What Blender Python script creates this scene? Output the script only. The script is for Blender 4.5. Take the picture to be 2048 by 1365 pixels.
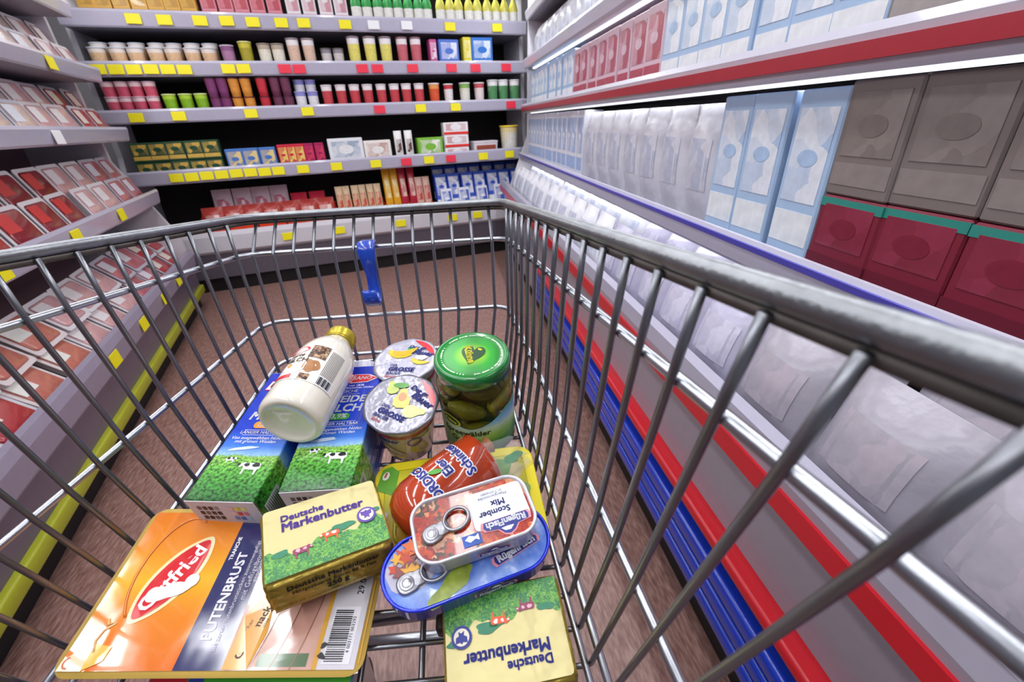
import bpy, bmesh, math, random
from mathutils import Vector, Matrix, Euler, Quaternion

for o in list(bpy.data.objects): bpy.data.objects.remove(o, do_unlink=True)
scene = bpy.context.scene
COL = scene.collection
rnd = random.Random(7)
PI = math.pi

# ------------------------------------------------------------------ camera
HC = 1.02                       # eye height above the shop floor
CAMR = ((0.97960, -0.12370, 0.15836), (-0.19690, -0.43349, 0.87938), (-0.04013, -0.89263, -0.44900))
cam = bpy.data.cameras.new('camera')
cam.sensor_fit = 'HORIZONTAL'; cam.sensor_width = 36.0
cam.lens = 880.0 / 2048.0 * 36.0
cam.clip_start = 0.01; cam.clip_end = 60
cam.dof.use_dof = True; cam.dof.focus_distance = 0.50; cam.dof.aperture_fstop = 9.0
camo = bpy.data.objects.new('camera', cam); COL.objects.link(camo)
m = Matrix.Identity(4)
for r in range(3):
    m[r][0] = CAMR[r][0]; m[r][1] = -CAMR[r][1]; m[r][2] = -CAMR[r][2]
m[2][3] = HC
camo.matrix_world = m
scene.camera = camo

# ------------------------------------------------------------------ world, exposure
w = bpy.data.worlds.new('world'); scene.world = w; w.use_nodes = True
bg = w.node_tree.nodes['Background']
bg.inputs[0].default_value = (0.92, 0.94, 1.0, 1); bg.inputs[1].default_value = 0.40
vs = scene.view_settings
vs.view_transform = 'Standard'; vs.look = 'None'; vs.exposure = -0.68; vs.gamma = 1.0
vs.use_curve_mapping = False

LAMP_W = 19.0                    # watts of each ceiling strip light
CHILL_W = 8.0                   # watts of each chiller canopy light

# ------------------------------------------------------------------ materials
def lin(c):
    c = c / 255.0
    return c / 12.92 if c <= 0.04045 else ((c + 0.055) / 1.055) ** 2.4
def rgb(h):
    h = h.lstrip('#')
    return (lin(int(h[0:2], 16)), lin(int(h[2:4], 16)), lin(int(h[4:6], 16)), 1.0)
MATS = {}
def mat(h, rough=0.45, metal=0.0, vary=0.10, scale=40.0, bump=0.0, bscale=60.0, spec=0.5, coat=0.0, alpha=1.0, trans=0.0, ior=1.45):
    key = (h, rough, metal, vary, scale, bump, bscale, spec, coat, alpha, trans, ior)
    if key in MATS: return MATS[key]
    M = bpy.data.materials.new('mat_' + h.lstrip('#')); M.use_nodes = True
    nt = M.node_tree; b = nt.nodes['Principled BSDF']
    b.inputs['Roughness'].default_value = rough; b.inputs['Metallic'].default_value = metal
    b.inputs['Specular IOR Level'].default_value = spec; b.inputs['Coat Weight'].default_value = coat
    b.inputs['Coat Roughness'].default_value = 0.06
    b.inputs['Alpha'].default_value = alpha; b.inputs['Transmission Weight'].default_value = trans
    b.inputs['IOR'].default_value = ior
    c = rgb(h)
    tc = nt.nodes.new('ShaderNodeTexCoord')
    if vary > 0:
        n = nt.nodes.new('ShaderNodeTexNoise'); n.inputs['Scale'].default_value = scale; n.inputs['Detail'].default_value = 3
        nt.links.new(tc.outputs['Object'], n.inputs['Vector'])
        mx = nt.nodes.new('ShaderNodeMix'); mx.data_type = 'RGBA'
        mx.inputs[6].default_value = tuple(x * (1 - vary) for x in c[:3]) + (1,)
        mx.inputs[7].default_value = tuple(min(1, x * (1 + vary)) for x in c[:3]) + (1,)
        nt.links.new(n.outputs['Fac'], mx.inputs[0]); nt.links.new(mx.outputs[2], b.inputs['Base Color'])
    else:
        b.inputs['Base Color'].default_value = c
    if bump > 0:
        n2 = nt.nodes.new('ShaderNodeTexNoise'); n2.inputs['Scale'].default_value = bscale; n2.inputs['Detail'].default_value = 2
        nt.links.new(tc.outputs['Object'], n2.inputs['Vector'])
        bp = nt.nodes.new('ShaderNodeBump'); bp.inputs['Strength'].default_value = bump; bp.inputs['Distance'].default_value = 0.004
        nt.links.new(n2.outputs['Fac'], bp.inputs['Height']); nt.links.new(bp.outputs['Normal'], b.inputs['Normal'])
    MATS[key] = M
    return M
def emit(h, s):
    M = bpy.data.materials.new('glow'); M.use_nodes = True
    nt = M.node_tree; nt.nodes.clear()
    e = nt.nodes.new('ShaderNodeEmission'); e.inputs[0].default_value = rgb(h); e.inputs[1].default_value = s
    o = nt.nodes.new('ShaderNodeOutputMaterial'); nt.links.new(e.outputs[0], o.inputs[0])
    return M
def ramp_mat(stops, axis=1, lo=0.0, hi=1.0, rough=0.35, coat=0.0, wob=0.0, wscale=30.0, bump=0.0, bscale=60, noise_mix=0.0, nscale=200.0):
    """printed colour that runs along one axis of the object, with a wavy boundary"""
    M = bpy.data.materials.new('printed'); M.use_nodes = True
    nt = M.node_tree; b = nt.nodes['Principled BSDF']
    b.inputs['Roughness'].default_value = rough; b.inputs['Coat Weight'].default_value = coat; b.inputs['Coat Roughness'].default_value = 0.05
    tc = nt.nodes.new('ShaderNodeTexCoord'); sp = nt.nodes.new('ShaderNodeSeparateXYZ')
    nt.links.new(tc.outputs['Object'], sp.inputs[0])
    n = nt.nodes.new('ShaderNodeTexNoise'); n.inputs['Scale'].default_value = wscale; n.inputs['Detail'].default_value = 4
    nt.links.new(tc.outputs['Object'], n.inputs['Vector'])
    ma = nt.nodes.new('ShaderNodeMath'); ma.operation = 'MULTIPLY_ADD'
    nt.links.new(n.outputs['Fac'], ma.inputs[0]); ma.inputs[1].default_value = wob; nt.links.new(sp.outputs[axis], ma.inputs[2])
    mr = nt.nodes.new('ShaderNodeMapRange'); mr.inputs[1].default_value = lo + wob * .5; mr.inputs[2].default_value = hi + wob * .5
    nt.links.new(ma.outputs[0], mr.inputs[0])
    cr = nt.nodes.new('ShaderNodeValToRGB'); e = cr.color_ramp.elements
    e[0].position = stops[0][0]; e[0].color = rgb(stops[0][1]); e[1].position = stops[-1][0]; e[1].color = rgb(stops[-1][1])
    for p, h in stops[1:-1]:
        x = e.new(p); x.color = rgb(h)
    nt.links.new(mr.outputs[0], cr.inputs[0])
    out = cr.outputs[0]
    if noise_mix:
        n3 = nt.nodes.new('ShaderNodeTexNoise'); n3.inputs['Scale'].default_value = nscale; n3.inputs['Detail'].default_value = 4
        nt.links.new(tc.outputs['Object'], n3.inputs['Vector'])
        mx = nt.nodes.new('ShaderNodeMix'); mx.data_type = 'RGBA'; mx.blend_type = 'OVERLAY'; mx.inputs[0].default_value = noise_mix
        m3 = nt.nodes.new('ShaderNodeMapRange'); m3.inputs[1].default_value = .35; m3.inputs[2].default_value = .65; nt.links.new(n3.outputs['Fac'], m3.inputs[0])
        # the grain only belongs to the lower (grass) part of the print
        m4 = nt.nodes.new('ShaderNodeMapRange'); m4.inputs[1].default_value = .26; m4.inputs[2].default_value = .32; m4.inputs[3].default_value = noise_mix; m4.inputs[4].default_value = 0.0
        nt.links.new(mr.outputs[0], m4.inputs[0]); nt.links.new(m4.outputs[0], mx.inputs[0])
        nt.links.new(out, mx.inputs[6]); nt.links.new(m3.outputs[0], mx.inputs[7]); out = mx.outputs[2]
    nt.links.new(out, b.inputs['Base Color'])
    if bump:
        n2 = nt.nodes.new('ShaderNodeTexNoise'); n2.inputs['Scale'].default_value = bscale
        nt.links.new(tc.outputs['Object'], n2.inputs['Vector'])
        bp = nt.nodes.new('ShaderNodeBump'); bp.inputs['Strength'].default_value = bump; bp.inputs['Distance'].default_value = 0.004
        nt.links.new(n2.outputs['Fac'], bp.inputs['Height']); nt.links.new(bp.outputs['Normal'], b.inputs['Normal'])
    return M
def patch_mat(cols, scale=60.0, rough=0.3, coat=0.0, warp=0.02, metal=0.0, dlo=.45, dhi=1.25):
    """printed picture made of irregular colour patches"""
    M = bpy.data.materials.new('picture'); M.use_nodes = True
    nt = M.node_tree; b = nt.nodes['Principled BSDF']
    b.inputs['Roughness'].default_value = rough; b.inputs['Coat Weight'].default_value = coat; b.inputs['Metallic'].default_value = metal
    tc = nt.nodes.new('ShaderNodeTexCoord')
    n = nt.nodes.new('ShaderNodeTexNoise'); n.inputs['Scale'].default_value = scale * .8; n.inputs['Detail'].default_value = 4
    nt.links.new(tc.outputs['Object'], n.inputs['Vector'])
    vm = nt.nodes.new('ShaderNodeVectorMath'); vm.operation = 'MULTIPLY_ADD'
    nt.links.new(n.outputs['Color'], vm.inputs[0]); vm.inputs[1].default_value = (warp, warp, warp)
    nt.links.new(tc.outputs['Object'], vm.inputs[2])
    v = nt.nodes.new('ShaderNodeTexVoronoi'); v.inputs['Scale'].default_value = scale
    nt.links.new(vm.outputs[0], v.inputs['Vector'])
    sp = nt.nodes.new('ShaderNodeSeparateColor'); nt.links.new(v.outputs['Color'], sp.inputs[0])
    cr = nt.nodes.new('ShaderNodeValToRGB'); cr.color_ramp.interpolation = 'LINEAR'
    e = cr.color_ramp.elements
    e[0].position = 0; e[0].color = rgb(cols[0]); e[1].position = 1; e[1].color = rgb(cols[-1])
    for i, h in enumerate(cols[1:-1]):
        x = e.new((i + 1) / (len(cols) - 1)); x.color = rgb(h)
    nt.links.new(sp.outputs[0], cr.inputs[0])
    dk = nt.nodes.new('ShaderNodeMix'); dk.data_type = 'RGBA'; dk.blend_type = 'MULTIPLY'; dk.inputs[0].default_value = 0.6
    nt.links.new(cr.outputs[0], dk.inputs[6])
    n2 = nt.nodes.new('ShaderNodeTexNoise'); n2.inputs['Scale'].default_value = scale * 2.5; n2.inputs['Detail'].default_value = 3
    nt.links.new(tc.outputs['Object'], n2.inputs['Vector'])
    mr = nt.nodes.new('ShaderNodeMapRange'); mr.inputs[1].default_value = .3; mr.inputs[2].default_value = .7; mr.inputs[3].default_value = dlo; mr.inputs[4].default_value = dhi
    nt.links.new(n2.outputs['Fac'], mr.inputs[0]); nt.links.new(mr.outputs[0], dk.inputs[7])
    nt.links.new(dk.outputs[2], b.inputs['Base Color'])
    return M

# ------------------------------------------------------------------ mesh helpers
def newmesh(name, verts, faces, smooth=False):
    me = bpy.data.meshes.new(name); me.from_pydata([tuple(v) for v in verts], [], faces); me.update()
    if smooth:
        for p in me.polygons: p.use_smooth = True
    return me
def from_bm(bm, name, smooth=False):
    me = bpy.data.meshes.new(name); bm.to_mesh(me); bm.free()
    if smooth:
        for p in me.polygons: p.use_smooth = True
    return me
def link(name, me, m, parent=None, mw=None):
    o = bpy.data.objects.new(name, me); COL.objects.link(o)
    if m is not None and me is not None and len(me.materials) == 0: me.materials.append(m)
    if parent is not None: o.parent = parent
    if mw is not None: o.matrix_world = mw
    return o
def thing(name, label, cat, mw=None, group=None):
    o = bpy.data.objects.new(name, None); COL.objects.link(o)
    o.empty_display_size = 0.02
    if mw is not None: o.matrix_world = mw
    o['label'] = label; o['category'] = cat
    if group: o['group'] = group
    return o
def struct(name, me, m, mw=None):
    o = link(name, me, m, None, mw); o['kind'] = 'structure'; return o
def boxmesh(name, x0, x1, y0, y1, z0, z1, bevel=0.0, seg=2, smooth=None):
    bm = bmesh.new()
    v = [bm.verts.new(p) for p in ((x0,y0,z0),(x1,y0,z0),(x1,y1,z0),(x0,y1,z0),(x0,y0,z1),(x1,y0,z1),(x1,y1,z1),(x0,y1,z1))]
    for f in ((0,3,2,1),(4,5,6,7),(0,1,5,4),(1,2,6,5),(2,3,7,6),(3,0,4,7)): bm.faces.new([v[i] for i in f])
    if bevel > 0: bmesh.ops.bevel(bm, geom=bm.edges[:], offset=bevel, segments=seg, affect='EDGES', profile=.5)
    return from_bm(bm, name, bevel > 0 and seg > 1 if smooth is None else smooth)
def rrect(w, h, r, n=6):
    pts = []
    for cx, cy, a in ((w/2-r, h/2-r, 0), (-w/2+r, h/2-r, 90), (-w/2+r, -h/2+r, 180), (w/2-r, -h/2+r, 270)):
        for k in range(n + 1):
            t = math.radians(a + 90 * k / n); pts.append((cx + r*math.cos(t), cy + r*math.sin(t)))
    return pts
def loft(name, rings, cap0=True, cap1=True, smooth=True):
    """rings: list of equal-length 3D closed loops"""
    n = len(rings[0]); v = [p for r in rings for p in r]; f = []
    for i in range(len(rings) - 1):
        for k in range(n):
            a = i*n + k; b = i*n + (k+1) % n; f.append((a, b, b+n, a+n))
    if cap0: f.append(tuple(reversed(range(n))))
    if cap1: f.append(tuple(range((len(rings)-1)*n, len(rings)*n)))
    return newmesh(name, v, f, smooth)
def prism_prof(name, outline_fn, prof, smooth=True, cap0=True, cap1=True):
    """outline_fn(inset) -> 2D loop, prof: list of (inset, z)"""
    return loft(name, [[(x, y, z) for x, y in outline_fn(i)] for i, z in prof], cap0, cap1, smooth)
def lathe(name, prof, n=32, cap0=True, cap1=True, smooth=True):
    return loft(name, [[(r*math.cos(2*PI*k/n), r*math.sin(2*PI*k/n), z) for k in range(n)] for r, z in prof], cap0, cap1, smooth)
def fillet(pts, r, n=5, closed=False):
    pts = [Vector(p) for p in pts]; out = []
    for i, p in enumerate(pts):
        if i == 0 or i == len(pts) - 1: out.append(p); continue
        a = (pts[i-1] - p); b = (pts[i+1] - p); la = a.length; lb = b.length; a.normalize(); b.normalize()
        ang = a.angle(b)
        if ang > 3.12: out.append(p); continue
        t = min(r / math.tan(ang / 2), la * .48, lb * .48)
        p0 = p + a * t; p1 = p + b * t
        for k in range(n + 1):
            s = k / n; out.append(p0 * (1-s)**2 + p * 2*s*(1-s) + p1 * s*s)
    return out
def tube(name, pts, r, n=8, closed=False, cap=True, smooth=True):
    pts = [Vector(p) for p in pts]
    N = len(pts); tang = []
    for i in range(N):
        if closed: t = pts[(i+1) % N] - pts[(i-1) % N]
        else: t = pts[min(i+1, N-1)] - pts[max(i-1, 0)]
        tang.append(t.normalized())
    up = Vector((0, 0, 1)) if abs(tang[0].z) < .9 else Vector((1, 0, 0))
    nrm = (up - tang[0] * up.dot(tang[0])).normalized()
    v = []; f = []
    for i in range(N):
        if i > 0:
            nrm = (nrm - tang[i] * nrm.dot(tang[i])).normalized()
        bi = tang[i].cross(nrm)
        rr = r[i] if isinstance(r, (list, tuple)) else r
        for k in range(n):
            a = 2*PI*k/n; v.append(pts[i] + nrm*math.cos(a)*rr + bi*math.sin(a)*rr)
    for i in range(N - (0 if closed else 1)):
        for k in range(n):
            a = i*n + k; b = i*n + (k+1) % n; c = ((i+1) % N)*n + (k+1) % n; d = ((i+1) % N)*n + k
            f.append((a, b, c, d))
    if cap and not closed:
        f.append(tuple(reversed(range(n)))); f.append(tuple(range((N-1)*n, N*n)))
    return newmesh(name, v, f, smooth)
def join(name, meshes, smooth=None):
    v = []; f = []; sm = []
    for me in meshes:
        o = len(v); v += [tuple(x.co) for x in me.vertices]
        for p in me.polygons: f.append(tuple(i + o for i in p.vertices)); sm.append(p.use_smooth)
    r = newmesh(name, v, f)
    for p, s in zip(r.polygons, sm): p.use_smooth = s if smooth is None else smooth
    for me in meshes: bpy.data.meshes.remove(me)
    return r
def xf(me, M):
    me.transform(M); me.update(); return me
# ---- flat print: 2D shapes laid on a surface through a mapping function
def text2d(s, size, bold=0.0, shear=0.0, align='CENTER', space=1.0):
    cu = bpy.data.curves.new('t', 'FONT'); cu.body = s; cu.size = size; cu.shear = shear
    cu.align_x = align; cu.align_y = 'CENTER'; cu.resolution_u = 2; cu.space_character = space; cu.space_line = .82
    o = bpy.data.objects.new('t', cu)
    me = bpy.data.meshes.new_from_object(o)
    v = [(x.co.x, x.co.y) for x in me.vertices]; f = [tuple(p.vertices) for p in me.polygons]
    bpy.data.objects.remove(o); bpy.data.curves.remove(cu); bpy.data.meshes.remove(me)
    if bold > 0:      # heavier strokes: the same letters again, shifted a little
        nb = 4 if bold < .001 else 10
        V = list(v); F_ = list(f)
        for k in range(nb):
            a = 2*PI*(k+.5)/nb; off = len(V)
            V += [(x + bold*math.cos(a), y + bold*math.sin(a)) for x, y in v]; F_ += [tuple(i + off for i in q) for q in f]
        v, f = V, F_
    return v, f
def fit_w(vf, width):
    v, f = vf; xs = [p[0] for p in v]; k = width / (max(xs) - min(xs)); return [(x*k, y*k) for x, y in v], f
def poly(pts): return list(pts), [tuple(range(len(pts)))]
def ell(a, b, n=24, cx=0, cy=0): return poly([(cx + a*math.cos(2*PI*k/n), cy + b*math.sin(2*PI*k/n)) for k in range(n)])
def ringd(a, b, t, n=28):
    v = []; f = []
    for k in range(n):
        c, s = math.cos(2*PI*k/n), math.sin(2*PI*k/n); v += [(a*c, b*s), ((a-t)*c, (b-t)*s)]
    for k in range(n):
        i = 2*k; j = 2*((k+1) % n); f.append((i, j, j+1, i+1))
    return v, f
def rect(w, h, cx=0, cy=0): return poly([(cx-w/2, cy-h/2), (cx+w/2, cy-h/2), (cx+w/2, cy+h/2), (cx-w/2, cy+h/2)])
def grid(x0, x1, y0, y1, nx, ny):
    v = [(x0 + (x1-x0)*i/nx, y0 + (y1-y0)*j/ny) for j in range(ny+1) for i in range(nx+1)]
    f = [(j*(nx+1)+i, j*(nx+1)+i+1, (j+1)*(nx+1)+i+1, (j+1)*(nx+1)+i) for j in range(ny) for i in range(nx)]
    return v, f
def blob(a, b, n=22, seed=1, amp=.25):
    r = random.Random(seed); ph = [r.uniform(0, 6.28) for _ in range(4)]
    pts = []
    for k in range(n):
        t = 2*PI*k/n; q = 1 + amp*(.5*math.sin(2*t+ph[0]) + .35*math.sin(3*t+ph[1]) + .3*math.sin(5*t+ph[2]))
        pts.append((a*q*math.cos(t), b*q*math.sin(t)))
    return poly(pts)
def merge(*vfs):
    v = []; f = []
    for a, b in vfs:
        o = len(v); v += a; f += [tuple(i + o for i in x) for x in b]
    return v, f
def tr(vf, dx=0, dy=0, rot=0, s=1.0, sx=1.0, sy=1.0):
    c, sn = math.cos(math.radians(rot)), math.sin(math.radians(rot))
    return [(((x*sx*s)*c - (y*sy*s)*sn) + dx, ((x*sx*s)*sn + (y*sy*s)*c) + dy) for x, y in vf[0]], vf[1]
def decal(parent, name, vf, m, mapf, off=0.0004, label=None):
    me = newmesh(name, [mapf(x, y, off) for x, y in vf[0]], vf[1])
    o = link(name, me, m, parent)
    if label: o['label'] = label
    return o
def flat(z): return lambda u, v, o: (u, v, z + o)
def front(y): return lambda u, v, o: (u, y - o, v)
def cyl_y(R, zc=0.0):      # cylinder lying along y: u = arc from the top, v = y
    return lambda u, v, o: ((R + o)*math.sin(u / R), v, zc + (R + o)*math.cos(u / R))
def cyl_z(Rf):             # upright turned body with radius function: u = arc from -y, v = z
    return lambda u, v, o: ((Rf(v) + o)*math.sin(u / Rf(v)), -(Rf(v) + o)*math.cos(u / Rf(v)), v)
def cow(seed, w):
    """side view of a grazing cow: body, patches"""
    b = [(-.5,.28),(-.42,.36),(.3,.36),(.42,.42),(.6,.30),(.66,.12),(.56,.10),(.46,.2),(.38,.08),(.36,-.3),(.28,-.3),(.26,-.02),(-.26,-.04),(-.3,-.32),(-.38,-.32),(-.4,-.02),(-.5,.05)]
    return poly([(x*w, y*w) for x, y in b]), merge(tr(blob(.14*w, .12*w, seed=seed), -.2*w, .2*w), tr(blob(.1*w, .09*w, seed=seed+1), .2*w, .2*w), tr(blob(.07*w, .06*w, seed=seed+2), .55*w, .22*w))

# ------------------------------------------------------------------ shop shell
M_floor = None
def floor_mat():
    M = bpy.data.materials.new('shop_floor'); M.use_nodes = True
    nt = M.node_tree; b = nt.nodes['Principled BSDF']; b.inputs['Roughness'].default_value = .38
    tc = nt.nodes.new('ShaderNodeTexCoord'); mp = nt.nodes.new('ShaderNodeMapping'); mp.inputs['Scale'].default_value = (26, 5, 1); mp.inputs['Rotation'].default_value = (0, 0, -.1)
    nt.links.new(tc.outputs['Object'], mp.inputs[0])
    n = nt.nodes.new('ShaderNodeTexNoise'); n.inputs['Scale'].default_value = 6; n.inputs['Detail'].default_value = 8
    nt.links.new(mp.outputs[0], n.inputs['Vector'])
    cr = nt.nodes.new('ShaderNodeValToRGB'); e = cr.color_ramp.elements
    e[0].position = .3; e[0].color = rgb('#6e4c45'); e[1].position = .72; e[1].color = rgb('#a4837a')
    x = e.new(.5); x.color = rgb('#88655d')
    nt.links.new(n.outputs['Fac'], cr.inputs[0]); nt.links.new(cr.outputs[0], b.inputs['Base Color'])
    return M
struct('floor', newmesh('floor', [(-4,-3,0),(4,-3,0),(4,6,0),(-4,6,0)], [(0,1,2,3)]), floor_mat())
CEIL = 3.1
struct('ceiling', boxmesh('ceiling', -4, 4, -3, 6, CEIL, CEIL+.1), mat('#d8d8da', .8, vary=.03))
struct('wall_back', boxmesh('wall_back', -4, 4, 5.2, 5.3, 0, CEIL), mat('#cfcdd2', .8, vary=.03))
struct('wall_left', boxmesh('wall_left', -3.2, -3.1, -3, 5.2, 0, CEIL), mat('#cfcdd2', .8, vary=.03))
struct('wall_right', boxmesh('wall_right', 2.3, 2.4, -3, 5.2, 0, CEIL), mat('#cfcdd2', .8, vary=.03))
M_lampbody = mat('#e8e8ea', .5, vary=.02); M_glow = emit('#f4f7ff', 5.0)
lamp_words = ('over the aisle by the cart', 'over the aisle before the back chiller', 'over the near end of the aisle')
def strip_light(x, y, ln, label):
    t = thing('ceiling_light', label, 'lamp', Matrix.Translation((x, y, CEIL)), 'ceiling strip lights')
    link('housing', boxmesh('housing', -.09, .09, -ln/2-.03, ln/2+.03, -.07, 0, .008, 2), M_lampbody, t)
    link('diffuser', boxmesh('diffuser', -.06, .06, -ln/2, ln/2, -.085, -.0702, .01, 3), M_glow, t)
    L = bpy.data.lights.new('tube_light', 'AREA'); L.shape = 'RECTANGLE'; L.size = .12; L.size_y = ln; L.energy = LAMP_W; L.color = (.97, .98, 1.0)
    lo = bpy.data.objects.new('tube_light', L); COL.objects.link(lo); lo.parent = t; lo.location = (0, 0, -.09)
for xx, wd in ((-1.05, 'left'), (-.15, 'right')):
    for yy, w2 in ((2.5, 'before the back chiller'), (.75, 'above the cart'), (-1.0, 'behind the cart')):
        strip_light(xx, yy, 1.45, 'white strip light on the ceiling %s, %s row' % (w2, wd))

# ------------------------------------------------------------------ chillers
M_dark = mat('#1d1616', .7, vary=.15); M_lip = mat('#b9b6c9', .3, vary=.05, coat=.4); M_white = mat('#dcdae2', .35, vary=.04)
M_board = mat('#8d8a96', .5, vary=.06); M_kick = mat('#141114', .6, vary=.1); M_base = mat('#8f8892', .4, vary=.05)
TAGC = {'y': mat('#f2e512', .5, vary=.05), 'r': mat('#e8304a', .5, vary=.05), 'w': mat('#f0eff2', .5, vary=.03), 't': mat('#3f9a8c', .5, vary=.05), 'g': mat('#c9c5cc', .5, vary=.05)}
TAGMESH = {}
def tagmesh(wd, h):
    k = (round(wd, 3), round(h, 3))
    return boxmesh('price_tag', -wd/2, wd/2, -.004, 0, -h/2, h/2, .0012, 1, False)
for c in TAGC:
    me = tagmesh(.075, .05); me.materials.append(TAGC[c]); TAGMESH[c] = me
def chiller(name, label, origin, ang, length, shelves, depth, height, backm=None):
    """shelves: list of dicts z0,z1 (lip bottom / top), off (set back of the front edge), lip material, tags [(u, colour)]"""
    mw = Matrix.Translation(origin) @ Matrix.Rotation(ang, 4, 'Z')
    t = thing(name, label, 'chiller', mw)
    link('back_panel', boxmesh('back_panel', 0, length, depth-.04, depth, .1, height), backm or M_dark, t)
    link('kick_plate', boxmesh('kick_plate', 0, length, .05, depth-.05, 0, .1), M_kick, t)
    for xa, xb in ((-.03, 0), (length, length+.03)):
        prof = [(.03, .1), (.03, .45), (.22, .9), (.26, height), (depth, height), (depth, .1)]
        v = [(x, y, z) for x in (xa, xb) for y, z in prof]; n = len(prof)
        f = [tuple(range(n)), tuple(reversed(range(n, 2*n)))] + [(i, (i+1) % n + 0, (i+1) % n + n, i+n) for i in range(n)]
        link('side_panel', newmesh('side_panel', v, f), M_white, t)
    link('canopy', boxmesh('canopy', 0, length, .12, depth, height-.16, height, .01, 1, False), M_white, t)
    link('light_strip', boxmesh('light_strip', .05, length-.05, .15, .19, height-.175, height-.1605), emit('#f4f7ff', 2.0), t)
    nl = max(2, int(length / 1.4))
    for k in range(nl):
        L = bpy.data.lights.new('chiller_light', 'AREA'); L.shape = 'RECTANGLE'; L.size = length/nl*.9; L.size_y = .04; L.energy = CHILL_W * length/nl; L.color = (.96, .98, 1.0)
        lo = bpy.data.objects.new('chiller_light', L); COL.objects.link(lo); lo.parent = t
        lo.matrix_parent_inverse = Matrix.Identity(4); lo.location = ((k+.5)*length/nl, .17, height-.18); lo.rotation_euler = (math.radians(-12), 0, 0)
    for s in shelves:
        b = link('shelf', boxmesh('shelf', 0, length, s['off']+.012, depth-.045, s['z0']+.005, s['z0']+.025), M_board, t)
        zl, zh = s['z0'], s['z1']; y = s['off']
        if s.get('tub'):
            prof = [(y+.02, zl), (y, zl+.02), (y-.01, zh-.03), (y-.004, zh), (y+.02, zh), (y+.03, zl+.03)]
        else:
            prof = [(y+.006, zl), (y, zl+.008), (y-.008, zh-.012), (y-.004, zh), (y+.004, zh), (y+.012, zl+.02)]
        v = [(x, p, z) for x in (0, length) for p, z in prof]; n = len(prof)
        f = [tuple(range(n)), tuple(reversed(range(n, 2*n)))] + [(i+n, (i+1) % n + n, (i+1) % n, i) for i in range(n)]
        link('price_rail', newmesh('price_rail', v, f), s.get('lip', M_lip), b)
        for q in s.get('lines', ()):   # trim lines along the rail
            link('trim_line', boxmesh('trim_line', 0, length, y-.012, y+.004, q[0], q[1]), q[2], b)
        zt = (zl + zh)/2 - .004
        for u, c in s.get('tags', ()):
            o = bpy.data.objects.new('price_tag', TAGMESH[c]); COL.objects.link(o); o.parent = b
            o.location = (u, y - .0085, zt + rnd.uniform(-.002, .002)); o.rotation_euler = (math.radians(-5), rnd.uniform(-.02, .02), 0)
    return t, mw

# ---- packaged goods for the shelves: each proto is a list of (part, mesh, material)
def pr_cup(r, h, body, lid, band):
    p = [('cup', lathe('cup', [(r*.74, 0), (r*.78, .002), (r*.93, h*.93), (r*.93, h*.95)], 20), mat(body, .35, vary=.05)),
         ('lid', lathe('lid', [(r*.95, h*.945), (r, h*.955), (r, h*.99), (r*.96, h)], 20), mat(lid, .3, vary=.05))]
    R = lambda z: r*(.78 + .15*z/h) + .0006
    g = grid(-PI*.55*r, PI*.55*r, h*.25, h*.78, 14, 2)
    p.append(('printed_band', newmesh('printed_band', [cyl_z(R)(a, b, 0) for a, b in g[0]], g[1], True), mat(band, .4, vary=.35, scale=90)))
    return p
def pr_box(w, d, h, body, panel, strip=None):
    p = [('carton', boxmesh('carton', -w/2, w/2, 0, d, 0, h, .003, 1, False), mat(body, .4, vary=.06)),
         ('front_print', boxmesh('front_print', -w*.4, w*.4, -.0012, 0, h*.36, h*.9, .0004, 1, False), patch_mat([panel, panel, body, panel], 20, .35, .2, .05, dlo=.85, dhi=1.1)),
         ('print_badge', newmesh('print_badge', [(w*.22*math.cos(2*PI*k/20), -.0018, h*.62 + w*.13*math.sin(2*PI*k/20)) for k in range(20)], [tuple(range(20))]), mat(body, .35, vary=.25, scale=50))]
    if strip is None: p.append(('print_band', boxmesh('print_band', -w*.45, w*.45, -.0010, 0, h*.10, h*.30), mat(panel, .4, vary=.25, scale=40)))
    if strip: p.append(('print_strip', boxmesh('print_strip', -w*.498, w*.498, -.001, 0, h*.03, h*.24), mat(strip, .4, vary=.2)))
    return p
def pr_pouch(w, h, t, body, panel):
    nx, ny = 8, 10; v = []; f = []
    for s in (1, -1):
        for j in range(ny+1):
            for i in range(nx+1):
                a = i/nx*2-1; b = j/ny*2-1
                q = max(0, 1-abs(a)**3) * max(0, 1-abs(b*1.08)**3) if abs(b) < .925 else 0
                v.append((a*w/2*(1-.05*q), -s*(t/2*q + .0006) + t/2, h*(b+1)/2))
    n = (nx+1)*(ny+1)
    for s in (0, 1):
        for j in range(ny):
            for i in range(nx):
                k = s*n + j*(nx+1) + i; q = (k, k+1, k+nx+2, k+nx+1); f.append(q if s == 0 else q[::-1])
    p = [('bag', newmesh('bag', v, f, True), mat(body, .25, vary=.12, bump=.3, bscale=50))]
    g = grid(-w*.33, w*.33, h*.28, h*.72, 4, 4)
    def mp(x, z):
        a = x/(w/2); b = z/h*2-1; q = max(0, 1-abs(a)**3)*max(0, 1-abs(b*1.08)**3)
        return (x*(1-.05*q), t/2 - (t/2*q + .0016), z)
    p.append(('front_print', newmesh('front_print', [mp(*c) for c in g[0]], g[1], True), patch_mat([panel, panel, body, panel], 22, .3, .3, .05, dlo=.85, dhi=1.1)))
    return p
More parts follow.
